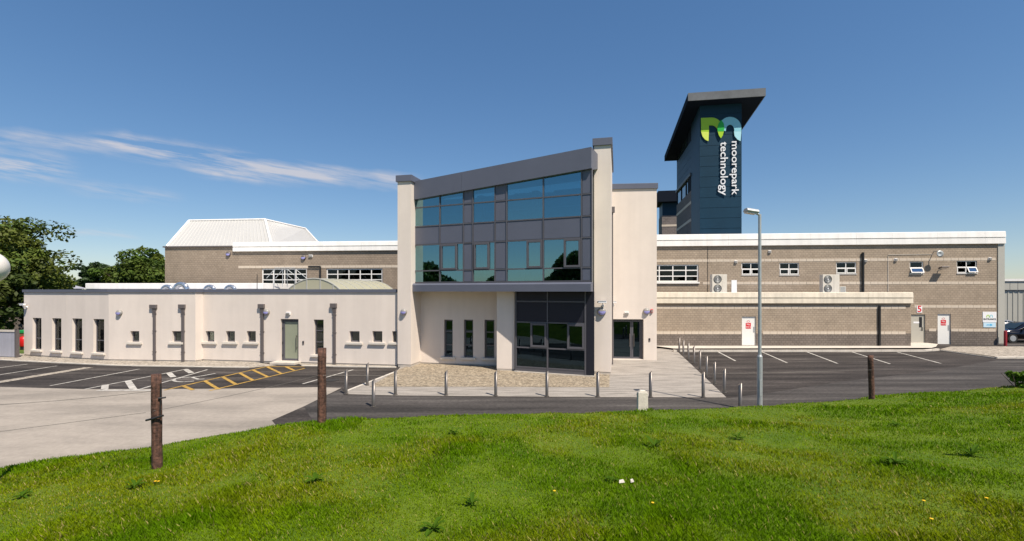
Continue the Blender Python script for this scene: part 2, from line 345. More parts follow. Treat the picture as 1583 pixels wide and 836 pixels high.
def window(fr, parent, r, rows=(), cols=(), fw=.06, y=.12, fm='frame', gm='glasswin', sill=None, room=True, depth=.07, name='window', blind=0):
    """frame bars round and between the panes; rows/cols are fractions; each pane is a sub-part"""
    a, c, b, d = r; mb = MB(); cs = [0]+list(cols)+[1]; rs = [0]+list(rows)+[1]
    X = [a+(b-a)*q for q in cs]; Z = [c+(d-c)*q for q in rs]; g = .003
    mb.box(a+g, b-g, y, y+depth, c+g, c+fw); mb.box(a+g, b-g, y, y+depth, d-fw, d-g)
    mb.box(a+g, a+fw, y+.001, y+depth-.001, c+fw, d-fw); mb.box(b-fw, b-g, y+.001, y+depth-.001, c+fw, d-fw)
    for x in X[1:-1]: mb.box(x-fw*.4, x+fw*.4, y+.002, y+depth-.002, c+fw, d-fw)
    for z in Z[1:-1]: mb.box(a+fw, b-fw, y+.004, y+depth-.004, z-fw*.4, z+fw*.4)
    o = fr.put(mb, name, fm, parent)
    for i in range(len(X)-1):
        for k in range(len(Z)-1):
            x0 = X[i]+(fw if i == 0 else fw*.4); x1 = X[i+1]-(fw if i == len(X)-2 else fw*.4)
            z0 = Z[k]+(fw if k == 0 else fw*.4); z1 = Z[k+1]-(fw if k == len(Z)-2 else fw*.4)
            MB().box(x0, x1, y+depth*.4, y+depth*.55, z0, z1).build('pane', gm, o)
    if room:
        q = MB(); e = 1.1; x0, x1, z0, z1 = a-.02, b+.02, c-.02, d+.02; yy = y+depth+.02
        q.quad((x0,yy,z0),(x0,yy,z1),(x0,yy+e,z1),(x0,yy+e,z0)); q.quad((x1,yy,z1),(x1,yy,z0),(x1,yy+e,z0),(x1,yy+e,z1))
        q.quad((x0,yy,z1),(x1,yy,z1),(x1,yy+e,z1),(x0,yy+e,z1)); q.quad((x1,yy,z0),(x0,yy,z0),(x0,yy+e,z0),(x1,yy+e,z0))
        q.quad((x0,yy+e,z0),(x0,yy+e,z1),(x1,yy+e,z1),(x1,yy+e,z0)); q.build('window_recess', 'inwall', o)
    if blind:
        MB().box(a+fw, a+fw+(b-a-2*fw)*.55, y+depth+.06, y+depth+.07, c+fw+.02, d-fw-.02).build('blind', 'blind', o)
    if sill:
        e, h = sill; MB().box(a-e, b+e, -.10, y+.02, c-h, c-.003).build('sill', 'sill', o)
    return o
def sheet(name, pts, m, z, parent=None, sub=0):
    mb = MB(); mb.quad(*[(p[0], p[1], z) for p in pts]); o = mb.build(name, m, parent)
    n = o.data.polygons[0].normal.z
    if n < 0: o.data.flip_normals()
    return o

# ================================================================== THE GROUND
gr = MB(); gr.quad((-1500,-1500,-.06),(1500,-1500,-.06),(1500,1500,-.06),(-1500,1500,-.06)); struct(gr.build('ground', 'field'))
asph = struct(sheet('car_park_asphalt', [(-75,4),(85,4),(85,75),(-26,75),(-27.6,27.6),G(0,556.3),(-75,38)], 'asphalt', 0))
conc = struct(sheet('concrete_yard', [(-75,5),(-75,18.2),G(0,598),G(130,601.5),G(320,601),G(490,598.5),G(528,599.5),G(470,628),G(420,650),(-3.4,9)], 'concrete', .004))
struct(sheet('road', [G(529,601),G(531,610.5),G(767,614.2),G(1123,615.8),G(1190,607),G(1300,590),G(1440,574),G(1545,556),G(1640,556),(34,12),(10,7),(-3,9),G(470,628.5)], 'wornroad', .004))
def strip(a, b, wd, m, z=.009, parent=None, name='bay_line'):
    a, b = Vector((a[0], a[1], 0)), Vector((b[0], b[1], 0)); d = (b-a).normalized(); n = Vector((-d.y, d.x, 0))*wd/2
    mb = MB(); mb.quad(*[(p.x, p.y, z) for p in (a-n, b-n, b+n, a+n)]); return mb.build(name, m, parent)
# painted bay lines
for a, b, wd in [((1110,543.8),(1137,558),.1),((1178,544),(1217,561),.1),((1247.5,544),(1295,562),.1),((1317,544),(1376,562.5),.1),((1387,544.2),(1455,562),.1),
                 ((-40,573.5),(42,563),.1),((-40,585.5),(88,565.7),.1),((77,596.5),(216,570.5),.1),((468,593.5),(546,571.5),.1),
                 ((130,602),(289,570.5),.1),((212,603),(320.5,571.5),.1)]:
    strip(G(*a), G(*b), wd, 'paint', parent=asph)
strip(G(-40,597), G(137,568), .5, 'gravelg', .008, asph, 'drain_strip')
for a, b in [((162.7,595),(161.5,603)),((197.8,589),(207,603)),((260.9,576.4),(267.9,583)),((286.6,571),(296,576.8)),((151,603.7),(249,603.7))]:
    strip(G(*a), G(*b), .22, 'paint', .0125, asph, 'hatch_bar')
for a, b in [((254,603.3),(413,566.6)),((413,566.4),(471,567.3)),((324,604),(471,569.6))]:
    strip(G(*a), G(*b), .11, 'yellow', .010, asph, 'hatch_line')
for a, b in [((282,596.2),(298.5,603.2)),((317,589.2),(338,602)),((343.8,582.7),(366,595)),((370.7,576.8),(391.7,588.5)),((390.5,571.7),(414,582.9)),((412.8,567),(436,578.2)),((442,567),(456,573.3))]:
    strip(G(*a), G(*b), .14, 'yellow', .013, asph, 'hatch_bar')
sym = MB()                                     # wheelchair symbol of the accessible bay
pts = [G(*q) for q in [(268,588),(271,585.6),(280,583.8),(296,583),(310,581.6),(333,577.4)]]
pt2 = [G(*q) for q in [(268,588),(272,590),(284,590.6),(300,589.2)]]; pt3 = [G(*q) for q in [(296,583),(307,586.5),(316,586)]]
for pp in (pts, pt2, pt3):
    for a, b in zip(pp[:-1], pp[1:]):
        d = (b-a).normalized(); n = Vector((-d.y, d.x, 0))*.06; sym.quad(*[(p.x, p.y, .011) for p in (a-n, b-n, b+n, a+n)])
sym.build('wheelchair_symbol', 'paint', asph)
for px, py in ((512.5,588),(506,566.8)):
    p = G(px, py); MB().lathe([(.30,.006),(.30,.014),(.0,.015)], 20, (p.x,p.y,0)).build('drain_cover', 'blackpipe', asph)
# paving and gravel round the entrance
pav = struct(sheet('paving', [G(538,603.5),G(531,609.5),G(610,611.5),G(767,613),G(1005,614.5),G(1123,614.6),G(1042,538.6),G(1014,538.6),(8.0,27.5),(4.2,27.5),(3.0,23.6),(-5.6,25.2),G(613,574)], 'paving', .011))
struct(sheet('gravel_bed', [G(616,572),G(571,598),G(760,598.2),G(942,599),G(942.5,577),(4.0,22.5),(-5.0,25)], 'gravel', .017))
strip(G(613.5,574), G(535,605), .14, 'kerb', .02, pav, 'edging')
gs = [G(-60,553.8),G(0,556.8),G(60,560),G(180,565.5),G(300,567.6),G(385,568.6),G(428,564.6)]
struct(sheet('gravel_strip', gs+[(-15,26),(-16.5,26),(-21.4,26),(-28.4,28.3),(-31,29)], 'gravelg', .006))
struct(sheet('gravel_strip', [G(466,564.5),G(612,567),(-5.6,25),(-12,26)], 'gravelg', .006))
def kerb_run(pts, wd, h, length, name='kerb'):
    root = bpy.data.objects.new(name, None); COL.objects.link(root); struct(root); root.location = (pts[0][0], pts[0][1], 0)
    for a, b in zip(pts[:-1], pts[1:]):
        a, b = Vector((a[0], a[1], 0)), Vector((b[0], b[1], 0)); L = (b-a).length; n = max(1, round(L/length)); th = math.atan2(b.y-a.y, b.x-a.x)
        q = MB().box(.004, L/n-.004, -.02, wd, 0, h); me = None
        for i in range(n):
            p = a+(b-a)*(i/n)
            if me is None: o = q.build('kerb_stone', 'kerb', root, bevel=.012); me = o.data
            else:
                o = bpy.data.objects.new('kerb_stone', me); COL.objects.link(o); o.parent = root
            o.location = (p.x-root.location.x, p.y-root.location.y, rnd.uniform(-.003, .003)); o.rotation_euler = (0, 0, th)
kerb_run(gs[1:-1], .10, .05, .9)
kerb_run([G(466,566.2), G(612,568.5)], .1, .05, .9)
fp = struct(sheet('footpath', [G(1042,541.4),G(1440,540.5),G(1447,538.5),(29,32.6),(29,34.2),(9.2,33.5),(9.2,31.8)], 'kerb', .12))
kerb_run([G(1041,543.9), G(1180,544), G(1430,543.6), G(1452,541.8)], .13, .125, .9)
struct(sheet('gravel_verge', [G(1452,541.6),G(1541,553.2),G(1600,553.2),G(1700,540),G(1580,537),G(1470,537)], 'gravelg', .07))
kerb_run([G(1541,554.5), G(1600,554.0), G(1700,553)], .13, .11, .9)
kerb_run([G(1453,542.2), G(1541,554.5)], .08, .06, .9)

# grassy bank the photograph was taken from: a crest, then a fall to the road
CRX = np.array([-700,-300,0,120,243,350,420,500,600,700,800,900,1000,1100,1190,1300,1340,1440,1550,1600,1900,2400.])
CRY = np.array([780,752,722,702,686,667,656,647,642,639,636,635,632,628,624,616,612,603,596,593,585,580.])
CRD = np.array([6.6,7.0,7.2,7.4,7.7,8.0,8.1,8.4,8.8,9.2,9.6,10,10.5,11,11.4,11.9,12,12.3,12.5,12.5,12.5,12.5])
CRU = (CRX-CX)/F; CRZ = H-(CRY-HY)/F*CRD
Z0 = 2.02
def bank_z(X, Y):
    X = np.asarray(X, float); Y = np.asarray(Y, float); u = X/np.maximum(Y, .8)
    yc = np.interp(u, CRU, CRD); zc = np.interp(u, CRU, CRZ)-.05
    t = np.clip(Y/yc, 0, 1); z = Z0+(zc-Z0)*t**1.15
    z = z+.022*np.sin(1.7*X+.6*Y)*np.sin(1.3*Y-.4*X)+.012*np.sin(4.1*X+1.3)*np.sin(3.7*Y)
    over = np.maximum(Y-yc, 0); z = z-.62*over**2/(over+.12)
    return np.maximum(z, -.12)
nx, ny = 220, 130
xs = np.linspace(-24, 30, nx); ys = np.linspace(-9, 16.5, ny)
XX, YY = np.meshgrid(xs, ys); ZZ = bank_z(XX, YY)
vb = np.stack([XX.ravel(), YY.ravel(), ZZ.ravel()], 1)
idx = np.arange(nx*ny).reshape(ny, nx)
fb = np.stack([idx[:-1,:-1], idx[:-1,1:], idx[1:,1:], idx[1:,:-1]], -1).reshape(-1, 4)
me = bpy.data.meshes.new('grass_bank'); me.from_pydata(vb.tolist(), [], fb.tolist()); me.materials.append(M['soil'])
me.polygons.foreach_set('use_smooth', [True]*len(me.polygons))
bank = bpy.data.objects.new('grass_bank', me); COL.objects.link(bank); struct(bank)

# ================================================================== LOW CREAM OFFICE RANGE
P1, P2, P3 = G(37,549.8), G(168,557.6), G(302,559.4)
F1, F2 = Frame(P1, P2), Frame(P2, P3)
P4 = G(313.5,557.6); P5 = G(614,566.2); F3 = Frame(P4, P5); FR = Frame(P3, P4)
low = thing('low_office_building', 'long single-storey cream rendered building with grey coping and small square windows', 'building', (-16, 25.5, 0))
TOP = 3.66
def hl(fr, lst): return [fr.rect(*r) for r in lst]
w1 = hl(F1, [(50.3,491.2,64,540.6),(80.4,491.8,94.8,542.2),(111.7,492.2,127,544),(144.3,493,161.1,545.4)])
w2 = hl(F2, [(201.5,511.7,215.2,528.6),(266.1,511.7,280,528.6)])
w3 = hl(F3, [(317.9,511.7,331.2,528.4),(349.2,511.7,363.1,528.4),(381.3,511.7,395.4,528.6),(540.2,511.8,555.8,528.8),(575.5,511.8,591,528.8),(606.2,511.8,613.2,528.8)])
tall = F3.rect(485,493.9,500.3,548.5); door = F3.rect(433.7,493,461.4,559.3)
door = (door[0], .12, door[2], door[3])
wall(F1, low, 0, F1.len, .08, TOP, w1); wall(F2, low, 0, F2.len, .08, TOP, w2)
wall(F3, low, 0, F3.len, .08, TOP, w3+[tall, door]); wall(FR, low, 0, FR.len, .08, TOP, [])
for fr in (F1, F2, F3, FR):
    fr.put(MB().box(0, fr.len, .02, .06, 0, .08), 'plinth', 'plinth', low)
    fr.put(MB().box(-.04 if fr is F1 else 0, fr.len+(.04 if fr is F2 else 0), -.06+.002*(fr is F2)+.004*(fr is F3), .34, TOP-.005*(fr is F3)-.003*(fr is F2), TOP+.155+.003*(fr is F2)), 'coping', 'anth', low)
for r in w1: window(F1, low, r, rows=(.36,), fw=.065, y=.14, sill=(.08,.09), blind=1)
for r in w2: window(F2, low, r, fw=.075, y=.14, sill=(.17,.11))
for r in w3: window(F3, low, r, fw=.075, y=.14, sill=(.17,.11))
window(F3, low, tall, rows=(.36,.68), fw=.06, y=.14, sill=(.14,.10))
def downpipe(fr, parent, hx0, hx1, hy0, hy1, px0, px1, yb, m='pipe', zb=.04):
    a, z0, b, z1 = fr.rect(hx0, hy0, hx1, hy1); c = fr.s((px0+px1)/2); wd = (fr.s(px1)-fr.s(px0))/2
    mb = MB().box(a, b, -.13, -.002, z0, z1)
    mb.prism([(-.10,z0),(-.01,z0),(-.01,z0-.26),(-.075,z0-.26)], c-wd*1.25, c+wd*1.25)
    mb.box(c-wd, c+wd, -.072, -.008, zb, z0-.26)
    o = fr.put(mb, 'downpipe', m, parent, bevel=.008)
    q = MB()
    for z in (.5, 1.6, 2.5): q.box(c-wd*1.35, c+wd*1.35, -.078, -.004, z, z+.035)
    q.build('bracket', m, o); return o
downpipe(F2, low, 233.5,243.4,470.8,476.6,237.6,241.4,563); downpipe(F2, low, 277.9,287.2,470.4,476.4,281.6,285.6,563)
downpipe(F3, low, 400.7,409.7,469.8,476,404,408.2,562); downpipe(F3, low, 511.9,521.2,468.8,475.5,515.6,519.6,564)
for fr, px in ((F1,103),(F2,238.5),(F3,406),(F3,519)):
    a = fr.s(px); fr.put(MB().box(a-.008, a+.008, -.003, .01, .1, TOP-.01), 'movement_joint', 'sill', low)
# glazed door: frame, leaf, pull bar, room behind
a, c, b, d = door
q = MB(); q.box(a+.003, a+.075, .1, .2, c, d-.003); q.box(b-.055, b-.003, .1, .2, c, d-.003); q.box(a+.075, b-.055, .101, .199, d-.09, d-.004)
dr = F3.put(q, 'door', 'frame', low)
q = MB(); q.box(a+.09, a+.17, .11, .16, c+.02, d-.11); q.box(b-.10, b-.062, .11, .16, c+.02, d-.11); q.box(a+.17, b-.10, .111, .159, c+.02, c+.11); q.box(a+.17, b-.10, .111, .159, d-.15, d-.11)
q.build('door_leaf', 'frame', dr); MB().box(a+.17, b-.10, .13, .142, c+.11, d-.15).build('pane', 'frosted', dr)
MB().tube([(b-.16,.05,.75),(b-.16,.05,1.45)], .016).tube([(b-.16,.05,.8),(b-.16,.12,.8)], .012).tube([(b-.16,.05,1.4),(b-.16,.12,1.4)], .012).build('handle', 'steel', dr)
q = MB()
for z in (.35, 1.0, 1.75): q.cyl((a+.06,.085,z), (a+.06,.085,z+.1), .018)
q.build('hinge', 'black', dr)
q = MB(); x0, x1 = a-.4, b+.5
q.quad((x0,.25,.1),(x1,.25,.1),(x1,3,.1),(x0,3,.1)); q.build('interior_floor', 'infloor', dr)
q = MB(); q.quad((x0,3,.1),(x1,3,.1),(x1,3,2.6),(x0,3,2.6)); q.quad((x0,.25,.1),(x0,3,.1),(x0,3,2.6),(x0,.25,2.6)); q.quad((x1,.25,.1),(x1,3,.1),(x1,3,2.6),(x1,.25,2.6)); q.build('interior_wall', 'inwall', dr)
s0, s1 = F3.s(427.7), F3.s(465); F3.put(MB().box(s0, s1, -.55, .1, 0, .115), 'doorstep', 'kerb', low, bevel=.01)
# flat roof behind the coping, end and back walls
q = MB(); pl = [F1.p(0,.3), F1.p(F1.len,.3), F2.p(F2.len,.3), F3.p(0,.3), F3.p(F3.len,.3), Vector((-5.0,30.5,0)), Vector((-27,33.5,0))]
q.quad(*[(p.x+16, p.y-25.5, TOP-.12) for p in pl]); q.build('roof', 'panelgrey', low)
FE_ = Frame(Vector((-27,33.5,0)), P1); wall(FE_, low, 0, FE_.len, .08, TOP, [])
FE_.put(MB().box(.1, FE_.len-.35, -.058, .3, TOP+.001, TOP+.152), 'coping', 'anth', low)

# barrel rooflight on the roof
ap = W(485, 430.5, 27); vd = Vector(((960-CX)/F, 1, 0)).normalized(); th = math.atan2(-vd.x, vd.y)
vault = thing('barrel_rooflight', 'arched pale green rooflight on the flat roof of the low cream building', 'rooflight', (ap.x, ap.y, 3.53), th)
Rv, rise = 2.45, ap.z-3.53; hw = math.sqrt(2*Rv*rise-rise*rise); a0 = math.asin(hw/Rv); NB, LV = 5, 6.4
def arcp(t, r=Rv): return (r*math.sin(t), rise-Rv+r*math.cos(t))
for i in range(NB):                               # end panes
    t0, t1 = -a0+2*a0*i/NB, -a0+2*a0*(i+1)/NB; mb = MB(); k = 5
    top = [arcp(t0+(t1-t0)*j/k) for j in range(k+1)]
    mb.quad(*([(top[0][0]+.02,0,0)]+[(x,0,max(z,.001)) for x, z in top]+[(top[-1][0]-.02,0,0)])); mb.build('end_pane', 'poly', vault)
    if i: MB().box(top[0][0]-.035, top[0][0]+.035, -.03, .02, 0, top[0][1]-.02).build('end_bar', 'polyframe', vault)
for j in range(7):                                # curved sheets between ribs
    y0, y1 = LV*j/7, LV*(j+1)/7; mb = MB(); k = 12
    for i in range(k):
        A, B = arcp(-a0+2*a0*i/k), arcp(-a0+2*a0*(i+1)/k); mb.quad((A[0],y0,A[1]),(B[0],y0,B[1]),(B[0],y1,B[1]),(A[0],y1,A[1]))
    mb.build('roof_pane', 'poly', vault, smooth=True)
for j in range(8):
    y0 = LV*j/7; mb = MB(); k = 14
    pp = [(*arcp(-a0+2*a0*i/k, Rv+.015),) for i in range(k+1)]
    mb.tube([(x, y0, z) for x, z in pp], .035, 5); mb.build('rib', 'polyframe', vault)

# silver extract ducts curling out of the roof
def duct(px, s, flip, lab):
    p = W(px, 448, 26.8); t = thing('extract_duct', lab, 'duct', (p.x, p.y, 3.5))
    mb = MB(); R = .26*s; r = .115*s; n = 9; prev = None; rings = []
    path = [(0, 0), (0, .22*s)]+[(flip*R*(1-math.cos(a)), .22*s+R*math.sin(a)) for a in [math.pi*1.08*i/n for i in range(1, n+1)]]
    for a, b in zip(path[:-1], path[1:]): mb.cyl((a[0],0,a[1]), (b[0],0,b[1]), r, r, 12)
    mb.build('bend', 'duct', t, smooth=False)
    q = MB(); q.lathe([(r*1.5,0),(r*1.5,.05),(r*1.08,.07),(r*1.08,.12)], 12); q.build('flange', 'galv', t)
duct(251, 1.0, 1, 'silver bent duct, the end one by the white roof edge, touching a taller duct'); duct(271, 1.25, 1, 'largest silver gooseneck duct, paired close beside a shorter one')
duct(317, 1.0, 1, 'single silver gooseneck duct above the step in the cream wall'); duct(349, 1.0, 1, 'single silver gooseneck duct beside the thin rod on the roof')
tag(MB().cyl((0,0,0),(0,0,1.2),.018).build('aerial_rod', 'black', None, tuple(W(397.5,449,27.5)-Vector((0,0,.25)))), 'thin dark upright rod on the flat roof beside the ducts', 'rod')
# steel access rails on the roof
ar = W(442, 440, 31.5); rl = thing('access_rails', 'thin white tubular stair rails on the roof in front of the big window', 'railing', (ar.x, ar.y, 3.5))
def rp(px, py, Y=31.5): q = W(px, py, Y); return (q.x-ar.x, q.y-ar.y, q.z-3.5)
for pl in ([(412,430),(424,416.5),(424,443)],[(426,430),(437,416),(437,443)],[(444,416),(462,431)],[(457,416),(475,431)],[(424,414),(457,414)],[(442,423),(455,434)],[(444,416),(444,443)],[(456,416),(456,443)]):
    MB().tube([rp(*q, Y=31.5+.25*(i % 2)) for i, q in enumerate(pl)], .022, 6).build('rail', 'galv', rl)
# flat link building with white roof edge behind the low range
lk = thing('link_building', 'low flat link building with a plain white roof edge behind the cream wall', 'building', (-24, 31, 0))
FL = Frame(W(136,440,31.6), W(405,440,30.6))
FL.put(MB().box(0, FL.len, .12, 5.2, 0, 4.0), 'wall', 'blockdark', lk); FL.put(MB().box(-.1, FL.len+.1, -.1, 5.4, 3.86, 4.24), 'roof_edge', 'fascia', lk, bevel=.03)

# ================================================================== ENTRANCE BLOCK
ent = thing('entrance_building', 'three-storey entrance building with sloping grey fascia, glazed front and cream fin walls', 'building', (0, 23, 0))
YL, YR = 23.85, 20.32
FA = Frame(((640-CX)/F*YL, YL), ((915.5-CX)/F*YR, YR))
E0 = Vector((0, 23, 0))
# fin walls
def fin(px0, px1, yb, ztop, capz, dep, base=.05):
    A = G(px0, yb); wd = (px1-px0)/F*A.y*1.02; th13 = -math.radians(12.5)
    fr = Frame(A, A+Vector((math.cos(th13), math.sin(th13), 0)))
    fr.put(MB().box(0, wd, 0, dep, .14, ztop), 'fin_wall', 'render', ent)
    fr.put(MB().box(.015, wd-.015, .015, dep-.02, 0, .14), 'plinth', 'plinth', ent)
    fr.put(MB().box(-.07, wd+.07, -.07, dep+.05, ztop, capz), 'fin_cap', 'anth', ent, bevel=.006)
    return fr, wd
FLF, wl = fin(614.6, 636.2, 567.2, 9.07, 9.38, 4.6)
FRF, wr = fin(918.5, 943.3, 579, 10.18, 10.5, 5.0)
# glazed upper front: columns, transoms
XC = [FA.s(x) for x in (640.6,680.2,716.6,731.2,765.4,783.5,840,899.1,914.9)]
ZB, ZT1, ZT2, ZT3, ZT4 = 4.12, 4.72, 6.0, 6.92, 7.86
zs0, zs1 = 8.27, 8.93                                  # sloping head of the glazing
def zhead(s): return zs0+(zs1-zs0)*s/FA.len
kinds = 'GGPGPGGP'
mull = .05
for i, x in enumerate(XC):
    FA.put(MB().box(x-mull/2, x+mull/2, -.04, .09, ZB, zhead(x)-.01), 'mullion', 'frame', ent)
for z in (ZB+.03, ZT1, ZT2, ZT3, ZT4):
    for i in range(8): FA.put(MB().box(XC[i]+mull/2, XC[i+1]-mull/2, -.03, .08, z-.028, z+.028), 'transom', 'frame', ent)
def cell(i, z0, z1, z1b=None):
    a, b = XC[i]+mull/2, XC[i+1]-mull/2; return a, b, z0+.028, z1-.028
def slopeq(mb, a, b, z0, y0, y1):
    za, zb = zhead(a)-.03, zhead(b)-.03; mb.v += []; k = len(mb.v)
    mb.v += [(a,y0,z0),(b,y0,z0),(b,y0,zb),(a,y0,za),(a,y1,z0),(b,y1,z0),(b,y1,zb),(a,y1,za)]
    mb.f += [tuple(k+i for i in q) for q in ((0,1,2,3),(5,4,7,6),(3,2,6,7),(1,5,6,2),(4,0,3,7),(4,5,1,0))]
    return mb
SASH = {1: (681.8,706.7), 3: (733,756.6), 5: (814.6,838.6), 6: (872,897.8)}
for i, k in enumerate(kinds):
    a, b = XC[i]+mull/2, XC[i+1]-mull/2
    for z0, z1 in ((ZB+.03, ZT1), (ZT1, ZT2), (ZT3, ZT4), (ZT4, None), (ZT2, ZT3)):
        pan = k == 'P' or (z0 == ZT2)
        m_, nm, y0, y1 = ('anth', 'panel', -.012, .05) if pan else ('glass', 'pane', .012, .03)
        aa, bb = (a+.012, b-.012) if pan else (a, b); g = .028+(.012 if pan else 0)
        if z1 is None: FA.put(slopeq(MB(), aa, bb, z0+g, y0, y1), nm, m_, ent)
        elif not pan and z0 == ZT1 and i in SASH:
            s0, s1 = [FA.s(v) for v in SASH[i]]; s0 = max(s0, a); s1 = min(s1, b); f = .085
            q = MB(); zz0, zz1 = z0+.03, z1-.03
            q.box(s0, s1, -.075, .07, zz0, zz0+f); q.box(s0, s1, -.075, .07, zz1-f, zz1); q.box(s0, s0+f, -.074, .07, zz0+f, zz1-f); q.box(s1-f, s1, -.074, .07, zz0+f, zz1-f)
            o = FA.put(q, 'window', 'frame', ent, bevel=.006)
            MB().box(s0+f, s1-f, -.02, 0, zz0+f, zz1-f).build('pane', 'glass', o)
            if s0 > a+.1: FA.put(MB().box(a, s0, y0, y1, zz0, zz1), 'pane', 'glass', ent)
            if s1 < b-.1: FA.put(MB().box(s1, b, y0, y1, zz0, zz1), 'pane', 'glass', ent)
        else: FA.put(MB().box(aa, bb, y0, y1, z0+g, z1-g), nm, m_, ent)
# sloping fascia in two lengths, with end cap, and the sill band below
f0, f1 = 9.14, 9.80
def fz(s): return f0+(f1-f0)*s/FA.len
sj = FA.s(716)
for a, b in ((-.05, sj-.004), (sj+.004, FA.len)):
    mb = MB(); k = 0; pr = []
    for s in (a, b):
        mb.v += [(s,-.16,zhead(s)-.03),(s,-.16,fz(s)),(s,3.5,fz(s)+.02),(s,.14,zhead(s)-.03)]
    mb.f += [(0,4,5,1),(1,5,6,2),(4,0,3,7),(0,1,2,3),(7,6,5,4)]; FA.put(mb, 'fascia_panel', 'anth', ent)
FA.put(MB().prism([(-.34,3.70),(-.34,4.02),(-.24,4.10),(.10,4.10),(.10,3.70)], -.06, FA.len+.02), 'sill_band', 'anth', ent)
# floors, back wall and roof of the glazed hall, seen through the glass
pl = [FA.p(.02,.1), FA.p(FA.len-.02,.1), Vector((4.5,25.6,0)), Vector((-4.3,27.9,0))]
loc = lambda p: (p.x-E0.x, p.y-E0.y)
def slabpart(z0, z1, name, m, poly=pl): MB().slab([loc(p) for p in poly], z0, z1).build(name, m, ent, loc=(0,0,0))
slabpart(3.705, 4.08, 'floor_slab', 'infloor'); slabpart(6.5, 6.86, 'floor_slab', 'inwall')
q = MB(); bl, br_ = loc(pl[3]), loc(pl[2]); q.quad((*bl,0),(*br_,0),(*br_,9.2),(*bl,9.0))
A, B = loc(pl[0]), loc(pl[1]); q.quad((*A,4),(*bl,4),(*bl,9.1),(*A,9.1)); q.quad((*B,4),(*br_,4),(*br_,9.7),(*B,9.7)); q.build('inner_wall', 'inwall', ent)
q = MB(); q.quad((*A,zs0+.8),(*B,zs1+.8),(*br_,zs1+.8),(*bl,zs0+.8)); q.build('roof', 'panelgrey', ent)
for x in (652, 792, 800):                             # pale curtain edges behind the glass
    s = FA.s(x); FA.put(MB().quad((s,.5,4.1),(s+.12,.55,4.1),(s-.02,.55,6.4),(s-.06,.5,6.4)), 'curtain', 'blind', ent)
for z in (6.42, 8.35):
    for k_ in range(4):
        a = .9+k_*2.0; FA.put(MB().box(a, a+1.3, 1.2, 1.45, z, z+.05), 'ceiling_light', 'signwhite', ent)
for a in (1.2, 3.9, 6.3): FA.put(MB().box(a, a+1.5, 1.0, 1.6, 4.75, 4.8).box(a+.05, a+.1, 1.05, 1.55, 4.1, 4.75).box(a+1.4, a+1.45, 1.05, 1.55, 4.1, 4.75), 'desk', 'blind', ent)
for a in (2.6, 5.6): FA.put(MB().box(a, a+.3, 1.8, 2.1, 4.08, 6.5).box(a, a+.3, 1.8, 2.1, 6.86, 8.6), 'column', 'signwhite', ent)
FA.put(MB().box(.3, FA.len-.4, .35, .38, 7.05, 7.12).box(.3, FA.len-.4, .36, .39, 7.45, 7.5), 'guard_rail', 'signwhite', ent)
# recessed ground-floor wall with three slim windows
FG1 = Frame(G(646,562.3), G(772,566.6))
wg = [FG1.rect(686.4,494,699.8,551.6), FG1.rect(717,494,731.4,552.4), FG1.rect(749,494.2,764.3,553.2)]
wall(FG1, ent, -.3, FG1.len+.2, .08, 3.7, wg); FG1.put(MB().box(-.3, FG1.len+.2, .02, .08, 0, .08), 'plinth', 'plinth', ent)
for r in wg: window(FG1, ent, r, rows=(.32,.67), fw=.07, y=.13, sill=(.15,.11), gm='glassdk')
# pier carrying the overhang
PC = Frame(G(768,573), G(795.5,573.6)); PC.put(MB().box(0, PC.len, 0, .75, .1, 3.70), 'pier', 'render', ent)
PC.put(MB().box(.01, PC.len-.01, .012, .7, 0, .1), 'plinth', 'plinth', ent)
# ground-floor glazed bay
FG = Frame(G(797.5,574.4), G(905,581.6)); GX = [FG.s(v) for v in (797.8,846.6,905)]; s_end = FG.s(918.5)
for x in GX: FG.put(MB().box(x-.03, x+.03, -.04, .09, .05, 3.7), 'mullion', 'frame', ent)
zt, zm, zb = 2.30, 1.14, .24
for z in (zt, zm, zb, 3.25):
    for i in range(2): FG.put(MB().box(GX[i]+.03, GX[i+1]-.03, -.03, .08, z-.03, z+.03), 'transom', 'frame', ent)
for i in range(2):
    a, b = GX[i]+.04, GX[i+1]-.04
    FG.put(MB().box(a, b, -.012, .05, zt+.04, 3.21), 'panel', 'anthshade', ent); FG.put(MB().box(a, b, -.012, .05, 3.29, 3.69), 'panel', 'anthshade', ent)
    FG.put(MB().box(a-.01, b+.01, -.02, .06, .05, zb-.032), 'panel', 'frame', ent)
    FG.put(MB().box(a-.01, b+.01, .012, .03, zb+.03, zm-.03), 'pane', 'glassdk', ent)
    s0, s1 = [FG.s(v) for v in ((820.5,845.8), (877.3,904))[i]]; f = .09; z0, z1 = zm+.035, zt-.035; s1 = min(s1, b); q = MB()
    q.box(s0, s1, -.075, .07, z0, z0+f); q.box(s0, s1, -.075, .07, z1-f, z1); q.box(s0, s0+f, -.074, .07, z0+f, z1-f); q.box(s1-f, s1, -.074, .07, z0+f, z1-f)
    o = FG.put(q, 'window', 'frame', ent, bevel=.006); MB().box(s0+f, s1-f, -.02, 0, z0+f, z1-f).build('pane', 'glassdk', o)
    FG.put(MB().box(a-.01, s0, .012, .03, zm+.03, zt-.03), 'pane', 'glassdk', ent)
FG.put(MB().box(GX[2]+.03, s_end, .0, .05, .05, 3.69), 'panel', 'anthshade', ent)
FG.put(MB().box(-.05, s_end, -.10, .3, 0, .048), 'threshold', 'kerb', ent)
rp_ = [FG.p(.05,.12), FG.p(FG.len-.05,.12), Vector((4.3,25.4,0)), Vector((.4,25.9,0))]
slabpart(.02, .045, 'interior_floor', 'infloor', rp_)
q = MB(); R_ = [loc(p) for p in rp_]
for a, b in ((0,3),(1,2)): q.quad((*R_[a],0),(*R_[b],0),(*R_[b],3.7),(*R_[a],3.7))
q.build('interior_wall', 'inwall', ent)
